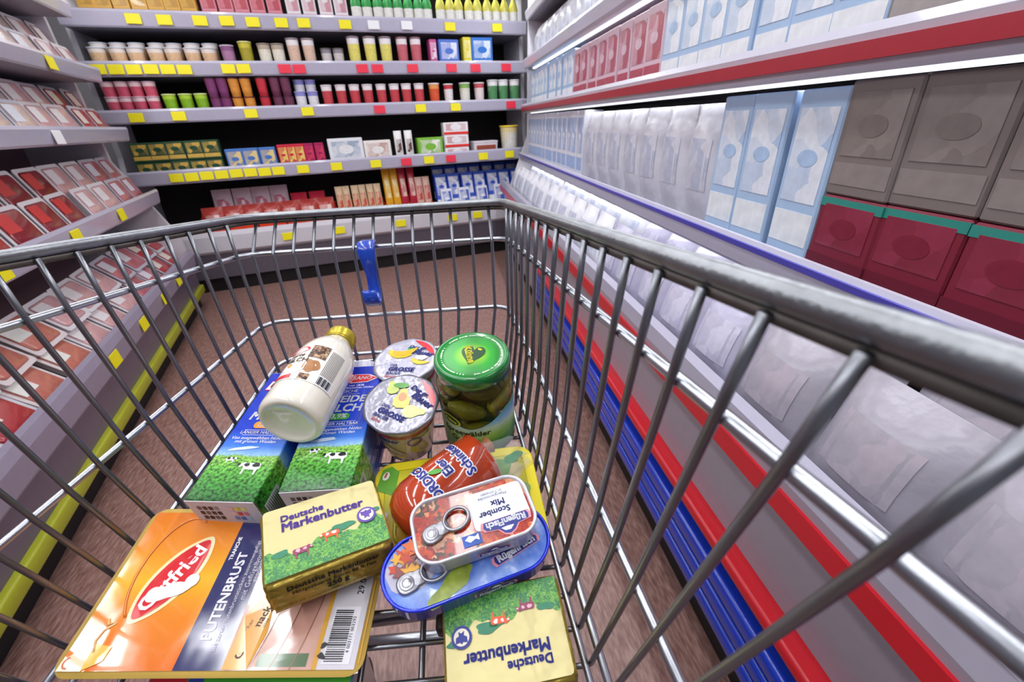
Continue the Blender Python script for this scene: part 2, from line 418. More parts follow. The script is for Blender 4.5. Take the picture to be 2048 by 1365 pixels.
def pr_meat(w, h, tray, meat, lab):
    """shallow tray of sliced meat with film lid, standing up, front towards -y"""
    o = lambda i: rrect(w-2*i, h-2*i, .012-min(i, .008), 3)
    p = [('tray', xf(prism_prof('tray', o, [(.010, -.022), (.005, -.004), (0, -.003), (0, 0)], False), Matrix.Translation((0, .0, h/2)) @ Matrix.Rotation(PI/2, 4, 'X')), mat(tray, .4, vary=.05)),
         ('meat_slices', xf(prism_prof('meat_slices', lambda i: rrect(w*.84-2*i, h*.8-2*i, .015, 3), [(0, 0), (0, .003), (.006, .006)], True), Matrix.Translation((0, 0, h/2)) @ Matrix.Rotation(PI/2, 4, 'X')), mat(meat, .3, vary=.35, scale=45, coat=.5)),
         ('label_sticker', boxmesh('label_sticker', -w*.42, -w*.02, -.0075, -.0065, h*.42, h*.84), mat(lab, .4, vary=.15, scale=90))]
    return p
def pr_bottle(r, h, body, cap):
    return [('bottle_body', lathe('bottle_body', [(r*.9, 0), (r, .006), (r, h*.6), (r*.8, h*.7), (r*.38, h*.82), (r*.38, h*.9)], 18), mat(body, .25, vary=.08)),
            ('cap', lathe('cap', [(r*.44, h*.9), (r*.44, h*.99), (r*.4, h)], 14), mat(cap, .4, vary=.05)),
            ('label_wrap', lathe('label_wrap', [(r*1.01, h*.15), (r*1.01, h*.5)], 18, False, False), mat('#e8e4dc', .4, vary=.3, scale=80))]
def pr_crate(w, d, h, body):
    t = .004
    ms = [boxmesh('a', -w/2, w/2, 0, t, 0, h*.6), boxmesh('a', -w/2, w/2, d-t, d, 0, h), boxmesh('a', -w/2, w/2, 0, d, 0, t)]
    for x in (-w/2, w/2-t):
        v = [(xx, y, z) for xx in (x, x+t) for y, z in ((0, 0), (d, 0), (d, h), (0, h*.6))]
        ms.append(newmesh('a', v, [(0,1,2,3), (7,6,5,4), (0,4,5,1), (1,5,6,2), (2,6,7,3), (3,7,4,0)]))
    return [('display_tray', join('display_tray', ms), mat(body, .4, vary=.08))]
def pr_tub(w, d, h, body, lid, band):
    o = lambda i: rrect(w-2*i, d-2*i, .012, 3)
    T = Matrix.Translation((0, d/2, 0))
    return [('tub', xf(prism_prof('tub', o, [(.006, 0), (0, h*.9)], False), T), mat(body, .35, vary=.05)),
            ('lid', xf(prism_prof('lid', o, [(-.002, h*.88), (-.002, h*.97), (.002, h)], False), T), mat(lid, .3, vary=.3, scale=60)),
            ('printed_band', boxmesh('printed_band', -w*.4, w*.4, -.001, .004, h*.2, h*.75), mat(band, .4, vary=.3, scale=60))]
REG = {}
ORD = 'first second third fourth fifth sixth seventh eighth ninth tenth eleventh twelfth thirteenth fourteenth fifteenth sixteenth seventeenth eighteenth nineteenth twentieth twenty-first twenty-second twenty-third twenty-fourth twenty-fifth twenty-sixth twenty-seventh twenty-eighth twenty-ninth thirtieth'.split()
def place(name, parts, mw, label, cat, group):
    t = thing(name, label, cat, mw, group)
    for nm, me, m in parts:
        if len(me.materials) == 0: me.materials.append(m)
        o = bpy.data.objects.new(nm, me); COL.objects.link(o); o.parent = t
    return t
def row(mw, name, parts, cat, label, group, u0, u1, step, y, z, tilt=0.0, jit=.004, yaw=.04, layers=1, dz=0.0, dy=0.0, end='left'):
    n = max(1, int(round((u1-u0)/step)))
    for l in range(layers):
        for k in range(n):
            u = u0 + (k+.5)*(u1-u0)/n
            M = mw @ Matrix.Translation((u + rnd.uniform(-jit, jit), y + l*dy + rnd.uniform(0, jit*2), z + l*dz)) @ Matrix.Rotation(rnd.uniform(-yaw, yaw), 4, 'Z') @ Matrix.Rotation(-tilt, 4, 'X')
            o = place(name, parts, M, label, cat, group)
            REG.setdefault((label, end), []).append((l, u, o))

# ---- back chiller
def T(s, step=.0):
    out = []
    for a in s.split():
        c = a[0]
        if ':' in a:
            x, y = a[1:].split(':'); x = float(x); y = float(y)
            while x <= y: out.append((x, c)); x += .085
        else: out.append((float(a[1:]), c))
    return out
backsh = [
    dict(z0=.27, z1=.42, off=.0, tub=True, lip=M_white, tags=T('y.55 y.9 y1.35 y1.76 y1.97 y2.3')),
    dict(z0=.735, z1=.822, off=.03, tags=T('y.0:.62 y.75 y.97 y1.24 r1.46 y1.63 r1.80 y2.06 y2.28')),
    dict(z0=1.088, z1=1.165, off=.06, tags=T('y-.1 y.12 y.52 y.86 r1.33 y1.62 y1.88 r2.32')),
    dict(z0=1.335, z1=1.415, off=.08, tags=T('y-.2:.3 y.46:.62 r.78:.88 r1.26 r1.36 r1.6 r1.88 r2.06 r2.3')),
    dict(z0=1.58, z1=1.665, off=.10, tags=T('y.05 y.2 y.38 y.52 y.66 y.82 y.95 y1.2 w1.38 w1.6 y1.9 y2.25')),
]
for s in backsh: s['tags'] = [(u+.3, c) for u, c in s['tags']]
e0 = Vector((math.cos(math.radians(10.07)), math.sin(math.radians(10.07)), 0))
BO = Vector((-1.52, 3.32, 0)) - e0*.3
tB, MB_ = chiller('wall_chiller', 'dark-backed open chiller with white shelf edges across the end of the aisle', BO, math.radians(10.07), 2.78, backsh, .62, 2.05)
MBk = MB_ @ Matrix.Translation((.3, 0, 0))      # local u as measured from the left corner
link('base_panel', boxmesh('base_panel', 0, 2.78, .02, .06, .1, .275), mat('#5d5560', .4, vary=.1), tB)
Z2, Z3, Z4, Z5, Z1 = .762, 1.115, 1.362, 1.607, .297
def R(*a, **k): row(MBk, *a, **k)
# bottom deck
R('candy_pouch', pr_pouch(.12, .26, .05, '#e9cdd6', '#c24a70'), 'pouch', 'pink and white candy pouch on bottom deck of back chiller', 'pink pouches in bottom deck', .10, .60, .125, .20, Z1+.12, tilt=.3)
R('meat_snack_pack', pr_pouch(.11, .22, .05, '#d2324a', '#f0d0cc'), 'pouch', 'red snack bag with pale print on bottom deck of back chiller', 'red snack bags in bottom deck', .60, .86, .12, .16, Z1+.10, tilt=.3)
crate = pr_crate(.17, .2, .17, '#e2401f')
R('display_crate', crate, 'crate', 'orange-red cardboard display crate in bottom deck of back chiller', 'red display crates', .02, 1.64, .18, .04, Z1+.05, yaw=.02)
R('snack_bar', pr_pouch(.05, .22, .03, '#e8c9a0', '#c83222'), 'snack bar', 'beige snack bar with red print standing in red crate, back chiller', 'beige bars in crates', .92, 1.26, .056, .09, Z1+.12, tilt=.25)
R('snack_bar', pr_pouch(.055, .30, .03, '#e9a92a', '#f7e2a0'), 'snack bar', 'tall yellow snack bar standing in red crate, back chiller', 'tall yellow bars', 1.28, 1.40, .06, .09, Z1+.14, tilt=.2)
R('snack_bar', pr_pouch(.055, .30, .03, '#b52a3e', '#f0c8b8'), 'snack bar', 'tall red snack bar standing in red crate, back chiller', 'tall red bars', 1.40, 1.52, .06, .09, Z1+.14, tilt=.2)
R('snack_bar', pr_pouch(.055, .24, .03, '#e6b9a8', '#c83222'), 'snack bar', 'pale pink snack bar standing in red crate, back chiller', 'pale pink bars', 1.52, 1.64, .06, .09, Z1+.12, tilt=.2)
R('milk_snack_pack', pr_box(.10, .05, .26, '#2f55c4', '#eef0fa', '#e7eaf6'), 'carton', 'blue and white milk snack carton on bottom deck of back chiller', 'blue and white cartons in bottom deck', 1.68, 2.44, .108, .10, Z1+.11, tilt=.3, layers=2, dz=.05, dy=.11)
R('milk_drink_carton', pr_box(.09, .05, .2, '#e9ebf5', '#3a59b8', '#2c3f9a'), 'carton', 'white carton with blue foot in front of bottom deck, back chiller', 'white cartons in bottom deck', 1.68, 2.44, .15, .05, Z1+.06, tilt=.3)
R('meat_pack', pr_pouch(.13, .2, .05, '#b8433c', '#e9c9c2'), 'pouch', 'dark red bag in red crates of bottom deck, back chiller', 'dark red bags', .04, .9, .12, .07, Z1+.08, tilt=.3)
# second shelf
R('dessert_pot', pr_box(.1, .08, .11, '#254a33', '#cfa94e'), 'carton', 'dark green and gold carton on second shelf of back chiller', 'green and gold cartons', -.2, .28, .105, .06, Z2, layers=2, dz=.112)
R('dessert_box', pr_box(.1, .08, .16, '#4b78c0', '#e8cf8a'), 'carton', 'blue carton with yellow picture on second shelf of back chiller', 'blue cartons, second shelf', .30, .60, .105, .06, Z2)
R('pudding_pot', pr_box(.062, .06, .17, '#cf1f3e', '#f0d070'), 'carton', 'red pudding pack with yellow print on second shelf of back chiller', 'red packs, second shelf', .62, .78, .064, .06, Z2)
R('pudding_pot', pr_box(.062, .06, .17, '#a31a55', '#d83a60'), 'carton', 'magenta pudding pack on second shelf of back chiller', 'magenta packs, second shelf', .78, .92, .064, .06, Z2)
R('chocolate_box', pr_box(.235, .08, .19, '#e7e9ee', '#9fb0c4', '#e02c20'), 'carton', 'wide white and grey chocolate box with red foot on second shelf', 'wide white boxes', .93, 1.18, .25, .06, Z2)
R('chocolate_box', pr_box(.19, .08, .165, '#efe8e4', '#c9a79a', '#e02c20'), 'carton', 'white chocolate box with reddish print beside the wide grey-white box', 'white boxes with reddish print', 1.18, 1.38, .2, .06, Z2)
R('milk_bar', pr_pouch(.055, .2, .03, '#f0eeec', '#5a3226'), 'snack bar', 'slim white bar with brown picture standing in middle of second shelf', 'slim white bars', 1.40, 1.54, .068, .07, Z2+.02)
R('snack_box', pr_box(.19, .08, .165, '#7dbb3a', '#f4f3ea', '#e84a24'), 'carton', 'green snack box with white window on second shelf of back chiller', 'green boxes', 1.56, 1.76, .2, .06, Z2)
R('milk_slice_pack', pr_box(.19, .09, .085, '#f0ecee', '#b23a3a', '#e02c20'), 'carton', 'flat white and red milk slice pack stacked on second shelf', 'stacked white and red packs', 1.77, 1.97, .2, .06, Z2, layers=3, dz=.087)
R('dessert_tray', pr_tub(.2, .12, .12, '#e9e4e6', '#d9cfd6', '#9c4a34'), 'tub', 'white dessert tub with brown cake picture on second shelf', 'white dessert tubs', 1.99, 2.21, .22, .06, Z2)
R('pudding_tub', pr_cup(.075, .22, '#e8d49a', '#f1d23a', '#efe7dc'), 'cup', 'tall yellow tub with white band at right end of second shelf', 'yellow tubs', 2.23, 2.42, .17, .13, Z2)
# third shelf
R('fruit_yoghurt', pr_cup(.036, .12, '#e7c7cc', '#c9a3b0', '#c24f66'), 'cup', 'pink yoghurt cup at left end of third shelf, back chiller', 'pink cups', -.24, .04, .076, .11, Z3, layers=2, dz=.08, dy=.02)
R('fruit_yoghurt', pr_cup(.038, .13, '#a9cf3c', '#d8e59a', '#7fae22'), 'cup', 'lime green yoghurt cup on third shelf of back chiller', 'lime green cups', .05, .30, .08, .11, Z3)
for a, b, c1, c2, nm in ((.31, .42, '#7a3a6a', '#5a2038', 'purple'), (.43, .56, '#d9913a', '#6a2832', 'orange'), (.57, .66, '#c22f3c', '#5a1f30', 'red'), (.67, .79, '#6d3550', '#4a1e34', 'plum')):
    R('dessert_cup', pr_cup(.033, .105, c1, c2, c1), 'cup', '%s dessert cup with dark lid on third shelf of back chiller' % nm, '%s dessert cups' % nm, a, b, .068, .11, Z3, layers=2, dz=.106)
R('quark_cup', pr_cup(.036, .13, '#8d8fd0', '#a9a6d8', '#e6e2f0'), 'cup', 'lilac quark cup with white band on third shelf of back chiller', 'lilac cups', .80, .95, .076, .11, Z3, layers=2, dz=.07, dy=.05)
R('strawberry_yoghurt', pr_cup(.036, .165, '#efe9ea', '#d9cdd2', '#c4424a'), 'cup', 'white yoghurt cup with strawberry red band on third shelf of back chiller', 'white and red cups', .96, 1.68, .088, .11, Z3)
R('peach_yoghurt', pr_cup(.04, .165, '#e79a56', '#ece6e6', '#d8562e'), 'cup', 'orange yoghurt cup with white lid on third shelf of back chiller', 'orange cups', 1.69, 1.80, .1, .11, Z3)
R('cherry_yoghurt', pr_cup(.036, .16, '#c23a44', '#e6dede', '#f0e0e0'), 'cup', 'red yoghurt cup with pale band beside orange cup on third shelf', 'red cups', 1.80, 1.90, .09, .11, Z3)
R('kiwi_yoghurt', pr_cup(.042, .165, '#86b45c', '#ece6e6', '#e0ddd0'), 'cup', 'green yoghurt cup with pale band on third shelf of back chiller', 'green cups', 1.92, 2.03, .1, .11, Z3)
R('berry_yoghurt', pr_cup(.04, .165, '#c8525c', '#e6dede', '#e9d3d3'), 'cup', 'pinkish red yoghurt cup right of the green cup on third shelf', 'pinkish red cups', 2.04, 2.14, .1, .11, Z3)
R('herb_quark', pr_cup(.042, .18, '#eceaea', '#d9d6da', '#4f8a58'), 'cup', 'white quark cup with green band near right end of third shelf', 'white and green cups', 2.15, 2.42, .1, .11, Z3)
# fourth shelf
R('pudding_cup', pr_cup(.045, .125, '#e9dfd8', '#d0d6e4', '#d9b48c'), 'cup', 'cream pudding cup with caramel band on fourth shelf of back chiller', 'cream cups', -.24, .42, .095, .14, Z4, layers=2, dz=.03, dy=.06)
R('berry_cup', pr_cup(.04, .14, '#8c5a86', '#c9b9cc', '#a8789c'), 'cup', 'purple cup on fourth shelf of back chiller', 'purple cups', .43, .52, .085, .13, Z4)
R('vanilla_cup', pr_cup(.04, .16, '#c9bf3a', '#d8d08a', '#a79c2a'), 'cup', 'mustard yellow cup on fourth shelf of back chiller', 'mustard cups', .52, .64, .085, .13, Z4)
R('rice_pudding', pr_cup(.04, .15, '#b9ab98', '#8d8078', '#e4dccb'), 'cup', 'beige cup with brown lid on fourth shelf of back chiller', 'beige cups', .65, .80, .09, .13, Z4)
R('drinking_yoghurt', pr_cup(.04, .18, '#efeaea', '#8f8488', '#d9b9a4'), 'cup', 'tall white cup with grey lid on fourth shelf of back chiller', 'tall white cups with grey lid', .81, 1.0, .095, .13, Z4)
R('small_dessert', pr_cup(.036, .13, '#8f8a90', '#6a6066', '#cfc6c4'), 'cup', 'small grey cup with dark lid on fourth shelf of back chiller', 'small grey cups', 1.02, 1.16, .075, .15, Z4)
R('buttermilk_cup', pr_cup(.042, .195, '#f0ecee', '#8d7a80', '#e3d56a'), 'cup', 'tall white cup with yellow band and brown lid on fourth shelf', 'white and yellow cups', 1.18, 1.50, .107, .13, Z4)
R('buttermilk_cup', pr_cup(.040, .195, '#f0e6e8', '#8d6a72', '#c4606c'), 'cup', 'tall white cup with rosy band and brown lid on fourth shelf', 'white and rosy cups', 1.51, 1.70, .095, .13, Z4)
R('cream_cheese_box', pr_box(.05, .08, .185, '#c24a86', '#e9d6e4'), 'carton', 'slim magenta carton on fourth shelf of back chiller', 'slim magenta cartons', 1.74, 1.80, .055, .1, Z4)
R('cream_cheese_box', pr_box(.145, .08, .185, '#4a6fc8', '#dfe3f2'), 'carton', 'blue carton with white swoosh beside slim magenta carton, fourth shelf', 'blue cartons, fourth shelf', 1.80, 1.96, .16, .1, Z4)
R('cream_cheese_box', pr_box(.06, .08, .2, '#e3d23a', '#f0e9a8'), 'carton', 'slim yellow carton on fourth shelf of back chiller', 'slim yellow cartons', 1.98, 2.05, .065, .1, Z4)
R('cream_cheese_box', pr_box(.16, .08, .2, '#2f74cc', '#dbe6f4'), 'carton', 'bright blue carton with white swoosh at right end of fourth shelf', 'bright blue cartons', 2.05, 2.22, .17, .1, Z4)
# top shelf (only the feet of its goods show)
for a, b, c1, c2, nm, kd in ((-.2, .38, '#d9a94a', '#b98a2c', 'golden', 'box'), (.40, .84, '#d98a96', '#b84a56', 'rosy', 'box'), (.86, 1.24, '#e9e4e6', '#c9909a', 'white', 'box'),
                             (1.26, 1.80, '#3f9a52', '#e8e6dc', 'green', 'bottle'), (1.82, 2.44, '#cfc85a', '#5fa04a', 'yellow', 'bottle')):
    if kd == 'box': R('dairy_carton', pr_box(.08, .07, .22, c1, c2), 'carton', '%s carton on top shelf of back chiller' % nm, '%s cartons, top shelf' % nm, a, b, .085, .12, Z5)
    else: R('drink_bottle', pr_bottle(.032, .23, c1, c2), 'bottle', '%s drink bottle on top shelf of back chiller' % nm, '%s bottles, top shelf' % nm, a, b, .07, .15, Z5)

# ---- left chiller: packaged meat
LO = Vector((-.686, -.6, 0)); LA = math.atan2(2.579, -.553)
M_green = mat('#a9ad2a', .35, vary=.08)
leftsh = [
    dict(z0=.25, z1=.37, off=.0, tub=True, lip=mat('#9d94a8', .35, vary=.06), tags=[(u, 'y') for u in (2.3, 2.65, 3.0, 3.3)]),
    dict(z0=.66, z1=.74, off=.06, tags=[(u, 'y') for u in (1.6, 2.1, 2.6, 3.1)]),
    dict(z0=1.00, z1=1.07, off=.09, tags=[(u, 'w') for u in (1.9, 2.4, 2.9)]),
    dict(z0=1.28, z1=1.35, off=.11, tags=[(u, 'y') for u in (2.0, 2.6, 3.2)]),
    dict(z0=1.56, z1=1.63, off=.13, tags=[(u, 'y') for u in (2.0, 2.6, 3.2)]),
]
tL, ML = chiller('meat_chiller', 'open chiller full of pink and red meat packs along the left of the aisle', LO, LA, 3.78, leftsh, .60, 2.05, mat('#8a6c74', .5, vary=.1))
link('base_panel', boxmesh('base_panel', 0, 3.78, .02, .06, .14, .255), mat('#6b5f6e', .3, vary=.08), tL)
link('bumper_strip', boxmesh('bumper_strip', 0, 3.78, .0, .05, .095, .14, .006, 2), M_green, tL)
packs = [('pale pink ham', '#e3aeb0', '#e8e2e6', '#efe9ea'), ('red minced meat', '#b8343a', '#d8d4dc', '#f0e4d8'), ('white poultry', '#e0c3bb', '#cfd0dd', '#e4e6f0'),
         ('dark red beef', '#8f2530', '#e6e0e4', '#d23a3a'), ('salmon pink sausage', '#cf7a6a', '#e9dede', '#f2efe8'), ('rosy cutlet', '#c9727c', '#c9c3d0', '#e9e6ee')]
protos = [(n, pr_meat(.19, .15, c2, c1, c3)) for n, c1, c2, c3 in packs]
words = ('bottom deck', 'second shelf', 'third shelf', 'fourth shelf', 'top shelf')
order = ((3, 1, 5, 1, 4, 0, 5, 1), (1, 5, 0, 4, 1, 3, 0, 5), (0, 2, 5, 0, 4, 2, 0, 1), (2, 0, 4, 2, 5, 0, 2, 0), (0, 5, 2, 0, 2, 4, 0, 2))
for lv, s in enumerate(leftsh):
    u = .15 if lv < 2 else 1.0
    k = 0
    while u < 3.72:
        nm, pp = protos[order[lv][int(u / .48) % 8]]
        row(ML, 'meat_pack', pp, 'meat pack', '%s pack leaning on %s of left chiller' % (nm, words[lv]), '%s packs on %s, left chiller' % (nm, words[lv]), u, u+.2, .2, s['off']+.06, s['z0']+.028 + (.02 if lv == 0 else 0), tilt=.38 if lv else .75, jit=.006,
            layers=2, dz=.10 if lv < 2 else .085, dy=.06, end='near end')
        u += .205; k += 1

# ---- right chiller: dairy and frozen goods
RO = Vector((.62, 3.62, 0)); RA = math.atan2(-3.1, -.18)
M_red = mat('#c81f2c', .3, vary=.06); M_blue = mat('#1238b4', .25, vary=.08, coat=.4); M_teal = mat('#2f8a7e', .35, vary=.08)
rightsh = [
    dict(z0=.50, z1=.61, off=.0, tub=True, lip=mat('#a8a5b6', .3, vary=.05, coat=.3), lines=[(.528, .562, M_red)]),
    dict(z0=.735, z1=.795, off=.16, lip=mat('#bdbbcc', .3, vary=.05, coat=.3), lines=[(.777, .787, mat('#4a46a8', .35, vary=.05))]),
    dict(z0=1.06, z1=1.12, off=.19, lip=mat('#c6c4d2', .3, vary=.05, coat=.3), lines=[(1.075, 1.098, mat('#a52434', .35, vary=.08))]),
    dict(z0=1.34, z1=1.40, off=.21, lip=mat('#c6c4d2', .3, vary=.05, coat=.3)),
    dict(z0=1.62, z1=1.68, off=.23, lip=mat('#c6c4d2', .3, vary=.05, coat=.3)),
]
RL = 4.3
tR, MR = chiller('dairy_chiller', 'pale open chiller with blue and red bumper lines along the right of the aisle', RO, RA, RL, rightsh, .75, 2.05, mat('#7a716e', .5, vary=.1))
link('base_panel', boxmesh('base_panel', 0, RL, .03, .08, .1, .505), mat('#9b98a6', .3, vary=.06, coat=.3), tR)
for z0, z1, m_, nm in ((.15, .185, M_blue, 'blue_bumper'), (.195, .23, M_blue, 'blue_bumper'), (.24, .275, M_blue, 'blue_bumper'), (.31, .335, M_red, 'red_bumper')):
    link(nm, boxmesh(nm, 1.4, RL, -.005, .04, z0, z1, .008, 2), m_, tR)
kinds = [('white milk', pr_box(.1, .09, .232, '#dfe0ea', '#9db4dc')), ('pale lilac', pr_box(.12, .09, .225, '#c2bfd6', '#e9e6f2')), ('light blue', pr_box(.11, .09, .230, '#a9c3e2', '#eef2f8')),
         ('white bag', pr_pouch(.16, .20, .06, '#dcdce4', '#b8bed2')), ('grey', pr_box(.13, .09, .17, '#9c97a2', '#c9c6d0')), ('maroon', pr_box(.12, .09, .125, '#7c2136', '#8f2c46', '#6a1a2e') + [('teal_band', boxmesh('teal_band', -.0598, .0598, -.001, .002, .108, .122), mat('#2f8a7e', .4, vary=.1))]),
         ('greyish brown', pr_box(.13, .09, .22, '#7d7472', '#a39a98')), ('pink and white', pr_box(.12, .09, .22, '#d9b9c6', '#b04a5c'))]
kinds.append(('lilac bag', pr_pouch(.17, .19, .07, '#b4b0c6', '#cfccde'))); kinds.append(('grey bag', pr_pouch(.17, .19, .07, '#a29da8', '#b3a9b4')))
kinds.append(('tall white', pr_box(.1, .09, .285, '#dfe0ea', '#9db4dc'))); kinds.append(('tall white bag', pr_pouch(.16, .275, .07, '#d4d4de', '#b8bed2'))); kinds.append(('tall light blue', pr_box(.11, .09, .285, '#a9c3e2', '#e4eaf4')))
plan = (((0, 2.2, 3), (2.2, 3.0, 8), (3.0, RL, 9)),
        ((0, 1.5, 10), (1.5, 2.6, 11), (2.6, 2.95, 12), (2.95, RL, 5)),
        ((0, 1.2, 2), (1.2, 2.2, 7), (2.2, 2.95, 2), (2.95, RL, 6)),
        ((0, 1.6, 3), (1.6, 2.8, 0), (2.8, RL, 1)),
        ((0, 1.4, 0), (1.4, RL, 3)))
for lv, s in enumerate(rightsh):
    for a, b, k in plan[lv]:
        nm, pp = kinds[k]
        wd = {3: .165, 4: .135, 6: .135, 1: .125, 7: .125, 2: .115, 5: .125, 0: .105, 8: .172, 9: .172, 10: .105, 11: .165, 12: .115}[k]
        bagk = k in (3, 8, 9, 11)
        nm2 = (nm + ' of frozen goods') if bagk else nm + ' carton'
        row(MR, 'frozen_bag' if bagk else 'dairy_carton', pp, 'bag' if bagk else 'carton', '%s on %s of right chiller' % (nm2, words[lv]), '%s row on %s, right chiller' % (nm2, words[lv]),
            max(a, .05), min(b, RL-.03), wd, s['off']+.05, s['z0']+.027, tilt=.03 if lv else .30, jit=.004, end='far end', layers=2 if lv == 0 else 1, dz=.02, dy=.13)
row(MR, 'dairy_carton', pr_box(.12, .09, .165, '#7d7370', '#8d8380'), 'carton', 'greyish brown carton stacked on maroon cartons of right chiller', 'greyish brown cartons on the maroon ones', 2.95, RL-.03, .125, rightsh[1]['off']+.055, rightsh[1]['z0']+.027+.126, tilt=.0, end='far end')
for s in rightsh[1:4]:           # glowing strip and light added under the shelf front to brighten the goods
    link('light_strip', boxmesh('light_strip', .05, RL-.05, s['off']+.05, s['off']+.07, s['z0']-.004, s['z0']+.0045), emit('#f4f7ff', 2.0), tR)
    L = bpy.data.lights.new('shelf_fill_light', 'AREA'); L.shape = 'RECTANGLE'; L.size = RL-.1; L.size_y = .02; L.energy = 0.8*RL; L.color = (.96, .98, 1.0)
    lo = bpy.data.objects.new('shelf_fill_light', L); COL.objects.link(lo); lo.parent = tR; lo.location = (RL/2, s['off']+.06, s['z0']-.006); lo.rotation_euler = (math.radians(-8), 0, 0)
for (lab, end), L_ in REG.items():      # tell the pieces of one row apart by their place in it
    lays = sorted(set(q[0] for q in L_))
    for l in lays:
        q = sorted([x for x in L_ if x[0] == l], key=lambda x: x[1])
        for k, (_, u, o) in enumerate(q):
            if len(q) > 1 or len(lays) > 1:
                o['label'] = '%s, %s%s from %s' % (lab, (('lower ', 'upper ') if len(lays) == 2 else ('bottom ', 'middle ', 'top '))[l] if len(lays) > 1 else '', ORD[k], end)
            if len(q) == 1 and len(lays) > 1: o['label'] = '%s, %s layer' % (lab, (('lower', 'upper') if len(lays) == 2 else ('bottom', 'middle', 'top'))[l])
            if len(o['label'].replace(',', '').split()) > 16: print('LONG', o['label'])

# ------------------------------------------------------------------ the shopping cart
S = .92
CR = Matrix(((0.990845, 0.130030, -0.036305), (-0.134677, 0.970727, -0.198875), (0.009383, 0.201944, 0.979352)))
CT = Vector((0.161974, -0.632232, 0.248631))
CART = Matrix.Translation(Vector((0, 0, HC)) - CR @ CT) @ CR.to_4x4()   # basket frame -> shop frame
RW = [.20, .2021, .1992, .1873]; RY = [0, -.0412, -.0717, -.0981]; RZ = [0, -.0330, -.1407, -.1996]; RS = [-.3109, -.3011, -.1573, -.0083]
KT = .1304; REAR = -.86
def rail(j, side, y):      # y: distance behind the front edge of that rail (<= 0)
    return Vector((side*(RW[j] - KT*y), RY[j] + y, RZ[j] + RS[j]*y)) * S
def rail_abs(j, side, ya): return rail(j, side, ya - RY[j])
ZF = -.194                 # basket floor (basket frame)
M_wire = mat('#84868c', .32, .95, vary=.25, scale=25); M_rail = mat('#b4b7be', .30, 1.0, vary=.12, scale=30)
M_rim = mat('#8c8e92', .36, .9, vary=.3, scale=60, bump=.10, bscale=500); M_under = mat('#5c5552', .5, .7, vary=.4, scale=80)
ground = CART @ (Vector((0, -.45, 0)) * S)
cart = thing('shopping_cart', 'wire shopping cart with chrome rails holding the groceries', 'shopping cart', Matrix.Translation((ground.x, ground.y, 0)))
CINV = cart.matrix_world.inverted() @ CART
def cpart(name, me, m, parent=None, label=None):
    xf(me, CINV); o = link(name, me, m, parent or cart)
    if label: o['label'] = label
    return o
def rail_loop(j, r, name, m, dz=0.0, n=10, rad=.03, inset=0.0, up=0.0):
    a = [rail(j, -1, REAR), rail(j, -1, 0), rail(j, 1, 0), rail(j, 1, REAR)]
    d = Vector((0, 0, dz)); a = [p + d for p in a]
    return cpart(name, tube(name, fillet(a, rad, 7), r, n), m)
rim = rail_loop(0, .0052, 'rim_tube', M_rim, .0095, 12, .035)
rail_loop(0, .0030, 'rim_under_bar', M_under, .0015, 8, .033)
for j in (1, 2, 3): rail_loop(j, .0034, 'rail', M_rail, 0, 8, .032)
# lower floor rail that runs just inside the bottom rail
a = [rail(3, -1, REAR), rail(3, -1, 0), rail(3, 1, 0), rail(3, 1, REAR)]
a = [Vector((p.x - math.copysign(.012, p.x), p.y - .006*(k in (1, 2)), p.z - .010)) for k, p in enumerate(a)]
cpart('floor_rail', tube('floor_rail', fillet(a, .03, 6), .0030, 8), M_rail)
BR = .0024
LY = ((-.058, .0345), (-.070, .0340), (-.096, .0322), (-.124, .0301)); RYs = ((-.112, .0352), (-.119, .0346), (-.142, .0321), (-.170, .0300))
def side_bar(side, i):
    tab = RYs if side > 0 else LY
    pts = []
    for j in range(4):
        p = rail_abs(j, side, tab[j][0] - tab[j][1]*i); p.x -= side * (BR + .0034); pts.append(p)
    pts[0] = pts[0] + (pts[0] - pts[1]).normalized() * .004
    e = pts[3].copy(); dn = (pts[3] - pts[2]).normalized()
    e = e + dn * .010; pts.append(e)
    q = e.copy(); q.x -= side * .022; q.z = ZF - BR - .0005
    e.z = ZF - BR; pts.append(q)
    return pts
for i in range(-1, 22):
    for side in (1, -1):
        if side < 0 and i < 0: continue
        if side < 0 and i > 20: continue
        p = side_bar(side, i)
        if p[0].y < REAR*S: continue
        cpart('side_wire', tube('side_wire', fillet(p, .012, 4), BR, 8), M_wire)
for k in range(13):
    fx = (-.187 + .0304*k) / .2
    p = []
    for j in range(4):
        q = rail(j, 1, 0); q = Vector((fx*RW[j]*S, q.y - BR - .003, q.z)); p.append(q)
    e = p[3] + (p[3]-p[2]).normalized()*.008; e.z = ZF - BR; p.append(e)
    q = e + Vector((0, -.03, 0)); p.append(q)
    p[0] = p[0] + (p[0]-p[1]).normalized()*.004
    cpart('front_wire', tube('front_wire', fillet(p, .012, 4), BR, 8), M_wire)
# floor grid: cross wires under long wires
for i in range(0, 22):
    ya = RYs[3][0] - RYs[3][1]*i
    if ya < REAR + .02: break
    hw = rail_abs(3, 1, ya).x - .02
    cpart('floor_cross_wire', tube('floor_cross_wire', [(-hw, ya*S, ZF - BR), (0, ya*S, ZF - BR), (hw, ya*S, ZF - BR)], .0024, 8), M_wire)
for k in range(8):
    fx = (k - 3.5) / 3.5 * .80
    p = [Vector((fx*(RW[3] - KT*y)*S, (RY[3]+y)*S, ZF - BR - .0052)) for y in (-.01, -.3, -.6, REAR + .1)]
    cpart('floor_long_wire', tube('floor_long_wire', p, .0028, 8), M_wire)
